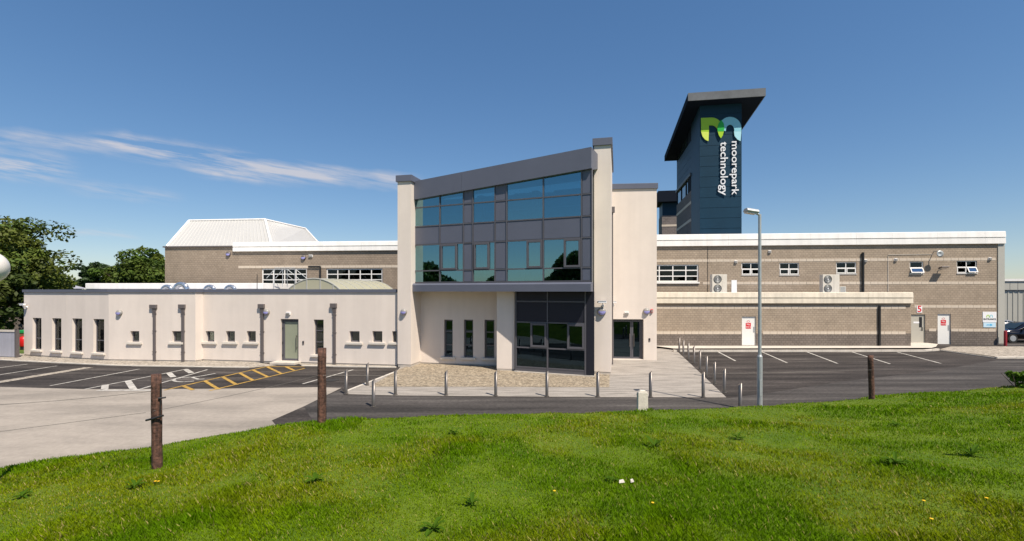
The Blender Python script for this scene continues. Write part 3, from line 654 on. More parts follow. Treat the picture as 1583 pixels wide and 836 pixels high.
s = FG.s(803); FG.put(MB().box(s, s+.5, .35, .38, .1, 2.25), 'blind', 'blind', ent)
for x in (838, 872, 893): s = FG.s(x); FG.put(MB().tube([(s,1.0,.05),(s,1.0,.95)], .022, 6).box(s-.35, s+.35, .7, 1.3, .93, .96), 'table', 'blind', ent)
# stair wing with the double entrance door
wg_ = thing('stair_wing', 'tall plain cream rendered wing with a glazed double door at its foot', 'building', (6.5, 26, 0))
FW = Frame(G(938,556.2), G(1015.3,557.2)); WT = 9.22
dw = FW.rect(945.5,493.3,995,556.5); dw = (dw[0], .05, dw[2], dw[3])
wall(FW, wg_, 0, FW.len, 0, WT, [dw], reveal=.3)
FW.put(MB().box(0, FW.len+.06, -.07, .3, WT, WT+.29), 'coping', 'anth', wg_, bevel=.006)
q = MB(); q.box(0, .2, .3, 7.9, 0, WT); FW.put(q, 'side_wall', 'render', wg_)
FW.put(MB().box(FW.len-.2, FW.len, .001, 7.9, 0, WT), 'side_wall', 'render', wg_); FW.put(MB().box(.2, FW.len-.2, .31, 7.9, WT-.3, WT-.1), 'roof', 'panelgrey', wg_)
FW.put(MB().box(FW.len-.3, FW.len+.06, .3, 8, WT+.001, WT+.288), 'coping', 'anth', wg_); FW.put(MB().box(.2, FW.len-.2, 7.7, 7.9, 0, WT-.3), 'rear_wall', 'render', wg_)
a, c, b, d = dw
q = MB(); q.box(a+.003, a+.06, .2, .3, c, d-.003); q.box(b-.10, b-.003, .2, .3, c, d-.003); q.box(a+.06, b-.10, .201, .299, d-.07, d-.004)
dr = FW.put(q, 'double_door', 'frame', wg_); xm = FW.s(977.5)
for x0, x1, hx in ((a+.065, xm-.006, xm-.11), (xm+.006, b-.105, xm+.11)):
    q = MB(); q.box(x0, x0+.075, .22, .28, c+.01, d-.08); q.box(x1-.075, x1, .22, .28, c+.01, d-.08); q.box(x0+.075, x1-.075, .221, .279, c+.01, c+.10); q.box(x0+.075, x1-.075, .221, .279, d-.15, d-.08)
    q.build('door_leaf', 'frame', dr); MB().box(x0+.075, x1-.075, .245, .257, c+.10, d-.15).build('pane', 'glassdk', dr)
    MB().tube([(hx,.15,.72),(hx,.15,1.42)], .018).tube([(hx,.15,.76),(hx,.23,.76)], .013).tube([(hx,.15,1.38),(hx,.23,1.38)], .013).build('handle', 'steel', dr)
q = MB(); q.quad((a-.2,.32,.03),(b+.2,.32,.03),(b+.2,4,.03),(a-.2,4,.03)); q.build('interior_floor', 'infloor', dr)
q = MB(); q.quad((a-.2,4,0),(b+.2,4,0),(b+.2,4,2.6),(a-.2,4,2.6)); q.quad((a-.2,.32,0),(a-.2,4,0),(a-.2,4,2.6),(a-.2,.32,2.6)); q.quad((b+.2,.32,0),(b+.2,4,0),(b+.2,4,2.6),(b+.2,.32,2.6)); q.build('interior_wall', 'inwall', dr)
# tall downpipe in the corner of wing and fin
dv = W(946.2, 500, 24.2)-FW.A; dp = (dv.dot(FW.t), dv.dot(FW.inn)); zt_ = 3.7+(HY-320)/F*24.3
FW.put(MB().box(dp[0]-.055, dp[0]+.055, dp[1], dp[1]+.11, .02, zt_-.3).box(dp[0]-.1, dp[0]+.13, dp[1]-.06, dp[1]+.16, zt_-.3, zt_), 'downpipe', 'pipe', wg_, bevel=.006)

# ================================================================== LONG BLOCK-WALLED BUILDING ON THE RIGHT, AND ITS EXTENSION
def Ym(px): return 1/(.028571+(px-1015)*3.293e-6)
mp = lambda px: Vector(((px-CX)/F*Ym(px), Ym(px), 0))
FM = Frame(mp(1003), mp(1542))
main = thing('block_building', 'long two-storey brown block building with white fascia and small white windows', 'building', tuple(mp(1280)))
MT = 7.06
bigw = FM.rect(1003,408.8,1080,435.6); small = [FM.rect(1146.3,406,1176,424.8), FM.rect(1205,406,1235.4,424.8), FM.rect(1292.5,405,1324,423), FM.rect(1406.4,404,1427.6,423), FM.rect(1479,402.8,1510.5,422.4)]
dg = FM.rect(1408.5,486,1430.5,533); dw2 = FM.rect(1449.6,485,1470,533); dg = (dg[0],.03,dg[2],dg[3]); dw2 = (dw2[0],.03,dw2[2],dw2[3])
BZ = [(.92,1.125),(2.56,2.765),(4.2,4.405),(5.84,6.045)]
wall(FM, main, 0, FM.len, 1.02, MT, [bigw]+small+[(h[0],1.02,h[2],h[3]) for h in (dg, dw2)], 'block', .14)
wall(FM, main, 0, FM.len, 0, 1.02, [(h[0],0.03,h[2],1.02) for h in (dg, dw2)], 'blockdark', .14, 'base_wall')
def bands(fr, parent, zs, s0, s1, holes, lb=.478, m='band', me=[None]):
    q = MB().box(.009, lb-.009, -.012, .05, .008, .197); mesh = None; n = 0
    for z in zs:
        k = math.floor(s0/lb)
        while k*lb < s1:
            a = k*lb; k += 1
            if a < s0-.01 or a+lb > s1+.01: continue
            if any(a+lb > h[0] and a < h[2] and z < h[3] and z+.2 > h[1] for h in holes): continue
            if mesh is None: o = fr.put(q, 'band_block', m, parent); mesh = o.data; base = o.location.copy()
            else:
                o = bpy.data.objects.new('band_block', mesh); COL.objects.link(o); o.parent = parent; o.rotation_euler = (0, 0, fr.th)
            pt = base+fr.t*a+fr.inn*rnd.uniform(-.003, .003); o.location = (pt.x, pt.y, z)
hm = [bigw]+small+[dg, dw2]
bands(FM, main, [BZ[3][0]], 0, FM.len, hm); bands(FM, main, [BZ[2][0]], FM.s(1081), FM.len, hm)
bands(FM, main, [BZ[0][0], BZ[1][0]], FM.s(1411), FM.len, hm)
window(FM, main, bigw, rows=(1/3,2/3), cols=[(FM.s(x)-bigw[0])/(bigw[2]-bigw[0]) for x in (1019.5,1040.5,1060.6)], fw=.09, y=.06, fm='white', gm='glassblk')
FM.put(MB().box(bigw[0], bigw[2]+.05, -.1, .1, bigw[1]-.12, bigw[1]-.003), 'sill', 'white', main)
def casement(r, openk=None, cols=(.5,)):
    o = window(FM, main, r, rows=(.5,), cols=cols, fw=.06, y=.05, fm='white', gm='glassblk')
    a, c, b, d = r; zm_ = c+(d-c)*.5; X = [a]+[a+(b-a)*q for q in cols]+[b]
    for i in range(len(X)-1):                      # top-hung lower lights, some propped open
        x0, x1 = X[i]+.03, X[i+1]-.03; h = zm_-c-.05; f = .055; ang = .42 if openk == i else 0
        def pt(x, t, y): return (x, .04-math.sin(ang)*t+y, zm_-.01-math.cos(ang)*t)
        q = MB()
        for (xa, xb, ta, tb) in ((x0,x1,0,f),(x0,x1,h-f,h),(x0,x0+f,f,h-f),(x1-f,x1,f,h-f)):
            k = len(q.v); q.v += [pt(xa,ta,-.03),pt(xb,ta,-.03),pt(xb,tb,-.03),pt(xa,tb,-.03),pt(xa,ta,.012),pt(xb,ta,.012),pt(xb,tb,.012),pt(xa,tb,.012)]
            q.f += [tuple(k+j for j in g) for g in ((0,3,2,1),(4,5,6,7),(0,1,5,4),(1,2,6,5),(2,3,7,6),(3,0,4,7))]
        q.build('sash', 'white', o)
        if ang: MB().quad(pt(x0+f,f,-.005),pt(x1-f,f,-.005),pt(x1-f,h-f,-.005),pt(x0+f,h-f,-.005)).build('sash_pane', 'glassblk', o)
    MB().box(a-.02, b+.02, -.04, .06, c-.04, c-.003).build('sill', 'white', o)
casement(small[0]); casement(small[1]); casement(small[2]); casement(small[3], 0, ()); casement(small[4], 1)
def steeldoor(fr, parent, r, m, kind):
    a, c, b, d = r; q = MB(); q.box(a+.003, a+.05, .05, .14, c, d-.003); q.box(b-.05, b-.003, .05, .14, c, d-.003); q.box(a+.05, b-.05, .051, .139, d-.06, d-.004)
    o = fr.put(q, 'door', m, parent); MB().box(a+.055, b-.055, .07, .11, c+.01, d-.065).build('door_leaf', m, o)
    if kind == 'grey':
        MB().box(b-.36, b-.17, .062, .069, d-.9, d-.18).build('vision_panel', 'black', o); MB().box(b-.2, b-.13, .06, .069, .95, 1.2).tube([(b-.16,.03,1.08),(b-.27,.03,1.08)], .012).build('handle', 'black', o)
        MB().box(a+.2, a+.62, .063, .069, d-.62, d-.5).build('notice', 'signwhite', o)
    else: MB().box(b-.15, b-.06, .058, .069, 1.0, 1.36).build('lock_plate', 'galv', o)
    return o
steeldoor(FM, main, dg, 'doorgrey', 'grey'); steeldoor(FM, main, dw2, 'doorwhite', 'white')
def textmesh(body, size, name, m, parent, loc, rot, extr=.004, align='CENTER', bold=0):
    cu = bpy.data.curves.new(name, 'FONT'); cu.body = body; cu.size = size; cu.extrude = extr; cu.align_x = align; cu.align_y = 'CENTER'; cu.offset = bold; cu.resolution_u = 4
    t = bpy.data.objects.new(name, cu); COL.objects.link(t); bpy.context.view_layer.update()
    me_ = bpy.data.meshes.new_from_object(t.evaluated_get(bpy.context.evaluated_depsgraph_get())); bpy.data.objects.remove(t)
    me_.materials.clear(); me_.materials.append(M[m]); o = bpy.data.objects.new(name, me_); COL.objects.link(o); o.parent = parent; o.location = loc; o.rotation_euler = rot; return o
def noentry(fr, r, lab, dy):
    a, c, b, d = r; xm = (a+b)/2-.01; z = d-.62; p = fr.p(xm, dy, z)
    t = thing('no_entry_sign', lab, 'sign', tuple(p), fr.th); wd = .17
    MB().box(-wd, wd, -.006, .0, -.19, .19).build('board', 'red', t)
    textmesh('No', .17, 'lettering', 'signwhite', t, (0,-.009,.085), (math.pi/2,0,0), .002); textmesh('entry', .15, 'lettering', 'signwhite', t, (0,-.009,-.075), (math.pi/2,0,0), .002)
    q = MB(); n = 18
    for i in range(n):
        t0, t1 = 2*math.pi*i/n, 2*math.pi*(i+1)/n; q.quad(*[(r_*math.cos(k), -.005, .29+.6*r_*math.sin(k)) for r_, k in ((.075,t0),(.075,t1),(.1,t1),(.1,t0))])
    q.build('ring_mark', 'red', t)
noentry(FM, dw2, 'red no entry sign on the white door between sign five and the entrance board', .069)
# corner trim
FM.put(MB().box(FM.len, FM.len+.42, -.05, .5, 0.12, MT+.1), 'corner_trim', 'cladgrey', main)
FM.put(MB().box(FM.len+.1, FM.len+.3, .5, 14, 0, MT), 'side_wall', 'cladgrey', main); FM.put(MB().box(.1, FM.len+.1, .3, 14, MT-.2, MT+.1), 'roof', 'panelgrey', main)
# fascia: sloping outward, upper and lower strips with a groove, in lengths
def fascia(fr, parent, cuts, z0, z1, m, out0=.12, out1=.5):
    zm_ = z0+(z1-z0)*.50
    for a, b in zip(cuts[:-1], cuts[1:]):
        a, b = a+.004, b-.004; om = out0+(out1-out0)*.45
        fr.put(MB().prism([(.05,z0),(-out0,z0),(-om,zm_-.03),(.05,zm_-.03)], a, b), 'fascia_lower', m, parent)
        fr.put(MB().prism([(.05,zm_-.029),(-om+.05,zm_-.029),(-om+.05,zm_+.03),(.05,zm_+.03)], a, b), 'fascia_groove', m, parent)
        fr.put(MB().prism([(.05,zm_+.031),(-om-.02,zm_+.031),(-out1,z1),(-out1+.06,z1+.03),(.05,z1+.03)], a, b), 'fascia_upper', m, parent)
fascia(FM, main, [0]+[FM.s(x) for x in (1092,1125,1251,1322,1377,1447,1520)]+[FM.len+.42], 7.0, 7.82, 'fascia', .15, .13)
downpipe_q = MB().cyl((FM.s(1333),-.09,3.6),(FM.s(1333),-.09,6.45),.075,.075,10); FM.put(downpipe_q, 'downpipe', 'blackpipe', main)
FM.put(MB().tube([(FM.s(1372.5),-.02,6.2),(FM.s(1372.5),-.02,3.7)], .018, 5).tube([(FM.s(1372.5),-.02,6.28),(FM.s(1441),-.02,6.3)], .014, 5), 'conduit', 'sill', main)
FM.put(MB().cyl((FM.s(1094),-.02,3.6),(FM.s(1094),-.02,7.0),.012,n=5), 'cable', 'black', main)
# extension
FX = Frame(G(1003,537), G(1408,537.2)); ext = thing('block_extension', 'single-storey brown block extension with an aged cream sloping fascia', 'building', tuple(G(1200,537)))
dx = FX.rect(1147,489,1168.6,536.6); dx = (dx[0], .13, dx[2], dx[3])
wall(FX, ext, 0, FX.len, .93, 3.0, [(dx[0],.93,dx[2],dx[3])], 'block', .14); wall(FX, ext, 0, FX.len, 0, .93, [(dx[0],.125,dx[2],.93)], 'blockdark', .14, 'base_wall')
bands(FX, ext, [.87, 2.55], 0, FX.len, [dx], .47); steeldoor(FX, ext, dx, 'doorwhite', 'white')
noentry(FX, dx, 'red no entry sign on the scuffed white door in the extension behind the lamp post', .069)
fascia(FX, ext, [0]+[FX.s(x) for x in (1090,1180,1270,1340)]+[FX.len+.05], 2.93, 3.62, 'fasciaold', .15, .14)
FX.put(MB().box(0, FX.len, .06, 2.2, 3.3, 3.5), 'roof', 'panelgrey', ext); FX.put(MB().box(FX.len-.15, FX.len-.001, .15, 1.25, 0, 3.3), 'side_wall', 'block', ext)
q = MB().cyl((FX.s(1358.5),-.07,.14),(FX.s(1358.5),-.07,2.76),.075,.075,10); FX.put(q, 'downpipe', 'blackpipe', ext)

# ================================================================== OLDER HALL ON THE LEFT
FH = Frame(mp(255), mp(1000)); hall = thing('hall_building', 'older brown block hall with a white hipped metal roof behind the low range', 'building', tuple(mp(430)))
hw1 = FH.rect(404.6,414.9,474.4,441); hw2 = FH.rect(504.3,414.9,591.3,441); HT = 7.22
wall(FH, hall, 0, FH.s(640), 0, HT, [hw1, hw2], 'blockhall', .14)
window(FH, hall, hw1, rows=(1/3,2/3), cols=(.25,.5,.75), fw=.09, y=.06, fm='white', gm='glassblk'); window(FH, hall, hw2, rows=(1/3,2/3), cols=(.2,.4,.6,.8), fw=.09, y=.06, fm='white', gm='glassblk')
bands(FH, hall, [FH.z(480,414.2)], FH.s(367), FH.s(636), [])
FH.put(MB().box(-.1, FH.s(361), -.12, .3, HT, HT+.1), 'eaves_trim', 'pipe', hall)
fascia(FH, hall, [FH.s(361.5), FH.s(435), FH.s(500), FH.s(560), FH.s(640)], 6.86, 7.55, 'fascia', .15, .13)
FH.put(MB().box(FH.s(412), FH.s(640), .1, 9, 7.2, 7.5), 'flat_roof', 'panelgrey', hall)
FH.put(MB().box(0, .2, .05, 14, 0, HT), 'side_wall', 'blockhall', hall)
s = FH.s(477.5); FH.put(MB().tube([(s,-.08,FH.z(477,412)),(FH.s(496),-.08,FH.z(496,412)),(FH.s(496),-.08,FH.z(496,430))], .06, 8), 'flue_pipe', 'blackpipe', hall)
# hipped roof: four sloping planes, each with raised seams
t = [W(293,341,40.3), W(409.5,339,39.6), W(471.5,353.5,45.2), None]; t = [Vector((p.x, p.y, 9.66)) for p in t[:3]]; t.append(t[0]+(t[2]-t[1]))
b4 = [W(258,377,38.3), W(419,374.5,37.55), Vector((-18.0,47.2,7.3)), None]; b4 = [Vector((p.x, p.y, 7.3)) for p in b4[:3]]; b4.append(b4[0]+(b4[2]-b4[1]))
hl_ = Vector(hall.location)
for i in range(4):
    j = (i+1) % 4; A, B, C_, D = b4[i]-hl_, b4[j]-hl_, t[j]-hl_, t[i]-hl_; n = (B-A).cross(D-A).normalized(); q = MB(); q.quad(A, B, C_, D); k = int((B-A).length/.33)
    for m_ in range(1, k):
        f = m_/k; P, Q = A+(B-A)*f, D+(C_-D)*f; e = (B-A).normalized()*.03; q.quad(P-e+n*.004, P+n*.04, Q+n*.04, Q-e+n*.004); q.quad(P+n*.04, P+e+n*.004, Q+e+n*.004, Q+n*.04)
    q.build('roof_plane', 'roofwhite', hall)
    MB().cyl(A+n*.03, D+n*.03, .09, .09, 6).build('hip_cap', 'fascia', hall); MB().cyl(D+n*.02, C_+n*.02, .08, .08, 6).build('ridge_cap', 'fascia', hall)
q = MB(); q.quad(*[p-hl_ for p in t]); q.build('roof_top', 'roofwhite', hall)

# ================================================================== TOWER
TA = W(1082,300,40.0); VPX = 918; tdir = Vector(((VPX-CX)/F, 1, 0)).normalized(); tr = Vector((tdir.y, -tdir.x, 0)); thT = math.atan2(tr.y, tr.x)
tow = thing('tower', 'tall navy clad tower with an oversailing flat roof, rising behind the block building', 'tower', (TA.x, TA.y, 0), thT)
FT = Frame(TA, TA+tr); TW_ = FT.s(1146.5); TD = 17.5; TZ = FT.z(1110,160)
zc = FT.z(1082,362)-3
nP = 16; ph = (TZ-zc)/nP
for i in range(nP):                                   # horizontal cladding panels, front face
    MB().box(0, TW_, 0, .08, zc+i*ph+.012, zc+(i+1)*ph-.012).build('cladding_panel', 'navy', tow)
DROP = 1.5
def tz(d): return TZ-DROP*max(d, 0)/13.0
MB().prism([(.03,0),(5.4,0),(5.4,tz(5.4)),(.03,TZ)], .03, TW_-.03).build('core', 'navydk', tow)
zl = FT.z(1067,267)*1.0
def sd(px): # depth along the left side wall (x=0 plane) seen at column px
    u = (px-CX)/F; return (u*TA.y-TA.x)/(tdir.x-u*tdir.y)
d1, d2 = sd(1068.5), sd(1046)
MB().prism([(.1,zc),(d1-.01,zc),(d1-.01,tz(d1)),(.1,TZ)], 0, .1).build('side_panel', 'navy', tow)
zled = H+(HY-267)/F*(TA.y+tdir.y*d1); zbr = H+(HY-294)/F*(TA.y+tdir.y*d1)
MB().box(0, TW_-.3, d1, d2, 0, zbr).build('block_side_wall', 'blocktower', tow)
for z in np.arange(zbr-1.2, 6, -1.6): MB().box(-.03, .05, d1+.02, d2, z, z+.25).build('light_band', 'band', tow)
MB().box(.05, TW_-.3, d1, d2, zbr, zled-.25).build('window_band', 'carglass', tow)
for k in range(4): d_ = d1+.05+(d2-d1-.3)*k/3; MB().box(-.01, .12, d_, d_+.14, zbr, zled-.25).build('mullion', 'navydk', tow)
MB().box(-.12, TW_-.28, d1-.02, d2+.02, zled-.25, zled).build('ledge', 'towroof', tow)
for k in range(4):
    z0, z1 = zled+(TZ-zled)*k/4*.62+.01, zled+(TZ-zled)*(k+1)/4*.62-.01; MB().box(.02, TW_-.3, d1, d2, z0, z1).build('side_cladding', 'navy', tow)
zu = zled+(TZ-zled)*.62; MB().prism([(d1+.02,zu),(d2,zu),(d2,max(zu+.1,tz(d2))),(d1+.02,tz(d1))], .04, TW_-.3).build('upper_window', 'carglass', tow)
for k in range(5): d_ = d1+.05+(d2-d1-.3)*k/4; MB().box(-.0, .1, d_, d_+.16, zu, max(zu+.1, tz(d_+.16))).build('mullion', 'navydk', tow)
# roof slab with deep front fascia
xl, xr = FT.s(1061)+.0, FT.s(1175.5)
de = d2+.8
def rprof(lo, hi, y0=-1.0): return [(y0,TZ+lo),(de,tz(de)+lo),(de,tz(de)+hi),(y0,TZ+hi)]
rf = MB().prism(rprof(.02,.16), xl, xr).build('roof', 'navydk', tow)
MB().box(xl-.06, xr+.06, -1.07, -1.005, TZ-.02, TZ+.62).build('fascia', 'towroof', rf); MB().prism(rprof(0,.6), xl-.06, xl-.001).build('fascia', 'navydk', rf)
MB().prism(rprof(0,.6), xr+.001, xr+.06).build('fascia', 'towroof', rf); MB().prism(rprof(.165,.55,-.99), xl+.01, xr-.01).build('roof_deck', 'towroof', rf)
MB().box(TW_, TW_+.25, 1.5, 5, 0, FT.z(1150,265)).build('side_pier', 'band', tow)
# stair turret behind
ts = W(1033,300,60); tur = thing('stair_turret', 'dark block turret with a small flat roof beside the navy tower', 'tower', (ts.x, ts.y, 0), thT)
zt2 = H+(HY-313)/F*60; MB().box(-.75, 1.6, 0, 3, 0, zt2-1.6).build('block_wall', 'blocktower', tur); MB().box(-.7, 1.6, .05, 3, zt2-1.6, zt2).build('window_band', 'navy', tur)
for z in np.arange(zt2-3.0, 5, -1.6): MB().box(-.78, 1.6, -.03, .05, z, z+.25).build('light_band', 'band', tur)
MB().box(-1.3, 2.2, -.8, 3.6, zt2, zt2+1.35).build('roof', 'navydk', tur)
# logo and lettering on the tower face
lg = thing('tower_logo', 'large green and aqua looped letter mark at the top of the navy tower', 'logo', tuple(FT.p(0, -.06, 0)), thT)
def lp(zx, zy):                                        # photograph pixel on the tower face -> local x,z
    px, py = 1010+zx*.299, 125+zy*.299; return FT.s(px), FT.z(px, py)
def flat(pts, m, y, name):
    q = MB(); f = [lp(*p) for p in pts]; n = len(f); q.v = [(x,y-.03,z) for x, z in f]+[(x,y,z) for x, z in f]
    q.f = [tuple(range(n))]+[(i, n+i, n+(i+1) % n, (i+1) % n) for i in range(n)]; o = q.build(name, m, lg)
    import bmesh; bm = bmesh.new(); bm.from_mesh(o.data); bmesh.ops.triangulate(bm, faces=[f for f in bm.faces if len(f.verts) > 4]); bmesh.ops.recalc_face_normals(bm, faces=bm.faces); bm.to_mesh(o.data); bm.free()
arc = lambda cx, cy, rx, ry, a0, a1, n=12: [(cx+rx*math.cos(math.radians(a0+(a1-a0)*i/n)), cy-ry*math.sin(math.radians(a0+(a1-a0)*i/n))) for i in range(n+1)]
flat([(245,193)]+[(300,191)]+arc(300,246,56,55,88,8,10)+arc(352,240,14,20,180,180,1)+[(330,264)]+arc(300,262,30,31,0,90,8)+[(286,231),(286,264),(246,264)], 'lime', 0, 'left_loop')
flat([(246,264.6),(286,264.6),(284,313)]+[(266,304),(253,288)], 'limelt', 0, 'left_foot')
flat(arc(395,245,58,57,178,2,18)+[(453,262),(415,262)]+arc(395,258,22,30,0,180,10)+[(373,262),(338,252)], 'aqua', -.02, 'right_loop')
flat([(415,262.6),(453,262.6),(449,313),(432,304),(418,286)], 'aqualt', -.02, 'right_foot')
flat([(349,204),(361,222),(365,245),(362,264),(331,264),(329,245),(336,222)], 'green', -.055, 'overlap_leaf')
flat([(331,264.6),(362,264.6),(357,284),(347,299),(337,284)], 'lime', -.055, 'overlap_foot')
def tletters(body, zx0, zy0, zx1, zy1, lab):
    x0, za = lp(zx0, zy0); x1, zb_ = lp(zx1, zy1); p = FT.p((x0+x1)/2, -.09, (za+zb_)/2)
    t = thing('tower_lettering', lab, 'lettering', tuple(p), thT); o = textmesh(body, 1.0, 'letters', 'signwhite', t, (0,0,0), (math.pi/2, math.pi/2, 0), .03, bold=.008)
    vs = np.array([v.co[:] for v in o.data.vertices]); L = np.ptp(vs[:,0]); k = (za-zb_)/L; cx = (vs[:,0].max()+vs[:,0].min())/2
    hgt = np.ptp(vs[:,1]); cy = (vs[:,1].max()+vs[:,1].min())/2; ky = (x1-x0)/hgt
    for v in o.data.vertices: v.co.x = (v.co.x-cx)*k; v.co.y = (v.co.y-cy)*ky
tletters('moorepark', 392, 315, 440, 590, 'white word running down the tower face, starting under the aqua loop, nine letters')
tletters('technology', 333, 318, 384, 592, 'white ten-letter word running down the tower face, nearer the navy side panel')

# ================================================================== FITTINGS ON THE WALLS
def wall_light(fr, px, py, lab, d=0, r=.165, dark=False):
    p = fr.p(fr.s(px), d, fr.z(px, py)); t = thing('wall_light', lab, 'wall light', tuple(p), fr.th, 'round bulkhead wall lights')
    MB().lathe([(.0,.15),(r*.35,.147),(r*.7,.125),(r*.93,.08),(r,.03),(r,0),(0,0)], 20, axis='y').build('housing', 'pipe' if dark else 'lampwhite', t, smooth=True)
    q = MB(); n = 14                                     # half-moon lens, a bulge over the lower half
    ring = lambda k, rr, h: (rr*math.cos(k), -h-.012, rr*math.sin(k)+.02)
    for i in range(n):
        k0, k1 = math.pi+math.pi*i/n, math.pi+math.pi*(i+1)/n
        for (ra, ha), (rb, hb) in (((0,.162),(.45,.155)),((.45,.155),(.74,.135)),((.74,.135),(.86,.112))): q.quad(ring(k0,ra*r,ha), ring(k0,rb*r,hb), ring(k1,rb*r,hb), ring(k1,ra*r,ha))
    q.build('lens', 'lamplens', t, smooth=True)
wall_light(F2, 185.2, 483.3, 'round grey bulkhead light between the slim windows and first downpipe of the low building')
wall_light(F3, 412.8, 482.3, 'round grey bulkhead light touching the downpipe beside the glazed office door')
wall_light(FLF, 624.6, 482, 'round grey bulkhead light on the shorter cream fin wall')
wall_light(FRF, 930.5, 481.5, 'round grey bulkhead light under the camera on the tall cream fin wall', r=.19)
wall_light(FW, 999.3, 481, 'round grey bulkhead light above and right of the glazed double door', r=.18)
wall_light(FH, 353.5, 392.5, 'dark round bulkhead light on the hall wall below the hipped roof', r=.2, dark=True)
wall_light(FH, 469.6, 398, 'dark round bulkhead light under the white fascia above the hall windows', r=.2, dark=True)
def em_box(fr, px, py, lab, w_=.24, h_=.14, m='signwhite', nm='emergency_light', cat='emergency light', grp=None):
    p = fr.p(fr.s(px), 0, fr.z(px, py)); t = thing(nm, lab, cat, tuple(p), fr.th, grp)
    MB().box(-w_/2, w_/2, -.06, -.001, -h_/2, h_/2).build('back_box', m, t, bevel=.01)
    MB().box(-w_/2+.02, w_/2-.02, -.10, -.0605, -h_/2+.015, h_/2-.03).build('diffuser', 'lampwhite', t, bevel=.015)
em_box(F3, 446, 484.3, 'small white box light over the glazed office door')
em_box(FW, 968.6, 484, 'small white box light over the glazed double door')
em_box(FH, 480.6, 395.6, 'small white box light beside the dark round light on the hall', .32, .2)
em_box(FW, 1007.5, 480.5, 'small red alarm box beside the round light on the stair wing', .12, .2, 'red', 'alarm_box', 'alarm')
for px, py, lab in [(1189.6,389,'small white vent box high between two windows, close under the white fascia'),(1137.3,404.7,'small white vent box on the cream band left of the small windows'),(1337.8,403,'small white vent box on the cream band touching the black downpipe'),(1384.4,401.5,'small white vent box on the cream band by the thin conduit'),(1529.6,400,'small white vent box on the cream band near the grey corner trim')]:
    em_box(FM, px, py, lab, .2, .2, nm='vent_box', cat='vent', grp='vent boxes on the block wall')
for fr, px, py, lab in ((F3,469,529.5,'small grey entry pad beside the glazed office door'),(FW,1004,525,'small grey entry pad beside the glazed double door')):
    p = fr.p(fr.s(px), 0, fr.z(px, py)); t = thing('entry_pad', lab, 'keypad', tuple(p), fr.th)
    MB().box(-.045,.045,-.03,-.001,-.09,.09).build('case', 'pipe', t, bevel=.006); MB().box(-.03,.03,-.034,-.0305,-.02,.06).build('keys', 'black', t)
def cctv(fr, px, py, lab, side=-1):
    p = fr.p(fr.s(px), 0, fr.z(px, py)); t = thing('security_camera', lab, 'camera', tuple(p), fr.th)
    MB().cyl((0,0,-.1),(0,-.05,-.1),.06,.06,12).tube([(0,-.04,-.1),(0,-.17,-.1),(0,-.2,.0)], .022, 8).build('bracket', 'signwhite', t)
    c = MB().box(-.21,.16,-.26,-.14,0,.10).build('body', 'signwhite', t, bevel=.02); MB().cyl((-.215,-.2,.05),(-.235,-.2,.05),.04).build('lens', 'black', c)
    MB().box(-.25,.16,-.275,-.125,.102,.115).build('sun_shield', 'signwhite', c)
cctv(FRF, 932, 468.5, 'white security camera on the tall fin wall above its round light'); cctv(F1, 42, 472, 'white security camera at the outer corner of the low building by the trees')
cctv(FW, 947.5, 468.5, 'white security camera on the stair wing by the tall downpipe')
# floodlight and disc aerial on the block wall
p = FM.p(FM.s(1450), 0, FM.z(1450, 418)); t = thing('floodlight', 'grey floodlight on an arm beside the end window of the block wall', 'floodlight', tuple(p), FM.th)
MB().tube([(0,0,0),(.08,-.2,.06)], .03).build('arm', 'galv', t); q = MB(); q.prism([(-.16,.06),(-.2,.2),(-.5,.27),(-.52,.22)], -.13, .36); q.build('head', 'pipe', t, bevel=.01)
MB().quad((-.09,-.19,.06),(.32,-.19,.06),(.32,-.49,.195),(-.09,-.49,.195)).build('glass', 'headlight', t)
p = FM.p(FM.s(1443.5), 0, FM.z(1443.5, 393)); t = thing('dish_aerial', 'small grey round dish on a bracket under the white fascia', 'aerial', tuple(p), FM.th)
MB().tube([(0,0,.2),(0,-.35,.2),(0,-.35,-.05)], .025).build('bracket', 'galv', t); MB().lathe([(0,.40),(.12,.42),(.22,.48),(.225,.49),(.12,.44),(0,.42)], 18, (.05,0,0), 'y').build('dish', 'galv', t, smooth=True)
# plates and signs
def plate(fr, r, nm, lab, m='signwhite'):
    a, c, b, d = fr.rect(*r); p = fr.p((a+b)/2, -.012, (c+d)/2); t = thing(nm, lab, 'sign', tuple(p), fr.th); w_, h_ = (b-a)/2, (d-c)/2
    MB().box(-w_, w_, -.012, .01, -h_, h_).build('board', m, t); return t, w_, h_
t, w_, h_ = plate(FM, (1417,472.4,1425.2,483.2), 'number_plate', 'white plate with a red figure five above the grey door')
textmesh('5', h_*2.5, 'figure', 'red', t, (0,-.016,0), (math.pi/2,0,0), .003, bold=.012)
t, w_, h_ = plate(FM, (1518.8,481.8,1540,498), 'entrance_sign', 'white entrance sign with looped letter mark near the grey corner trim')
textmesh('ENTRANCE', .155, 'lettering', 'text', t, (0,-.016,-h_*.42), (math.pi/2,0,0), .003, bold=.004)
def halfring(cx, r0, r1, m):
    q = MB(); n = 12
    for i in range(n):
        k0, k1 = math.pi*i/n, math.pi*(i+1)/n; q.quad(*[(cx+r_*math.cos(k), -.015, .06+r_*math.sin(k)) for r_, k in ((r0,k0),(r1,k0),(r1,k1),(r0,k1))])
    for e in (-1, 1): q.quad((cx+e*r0,-.015,.06),(cx+e*r1,-.015,.06),(cx+e*r1,-.015,-.04),(cx+e*r0,-.015,-.04))
    q.build('loop_mark', m, t)
halfring(-.105, .05, .10, 'lime'); halfring(.105, .05, .10, 'aqua')
t, w_, h_ = plate(FM, (1519.8,498.4,1539,505.8), 'arrow_sign', 'pale blue sign with a blue arrow under the entrance sign', 'paleblue')
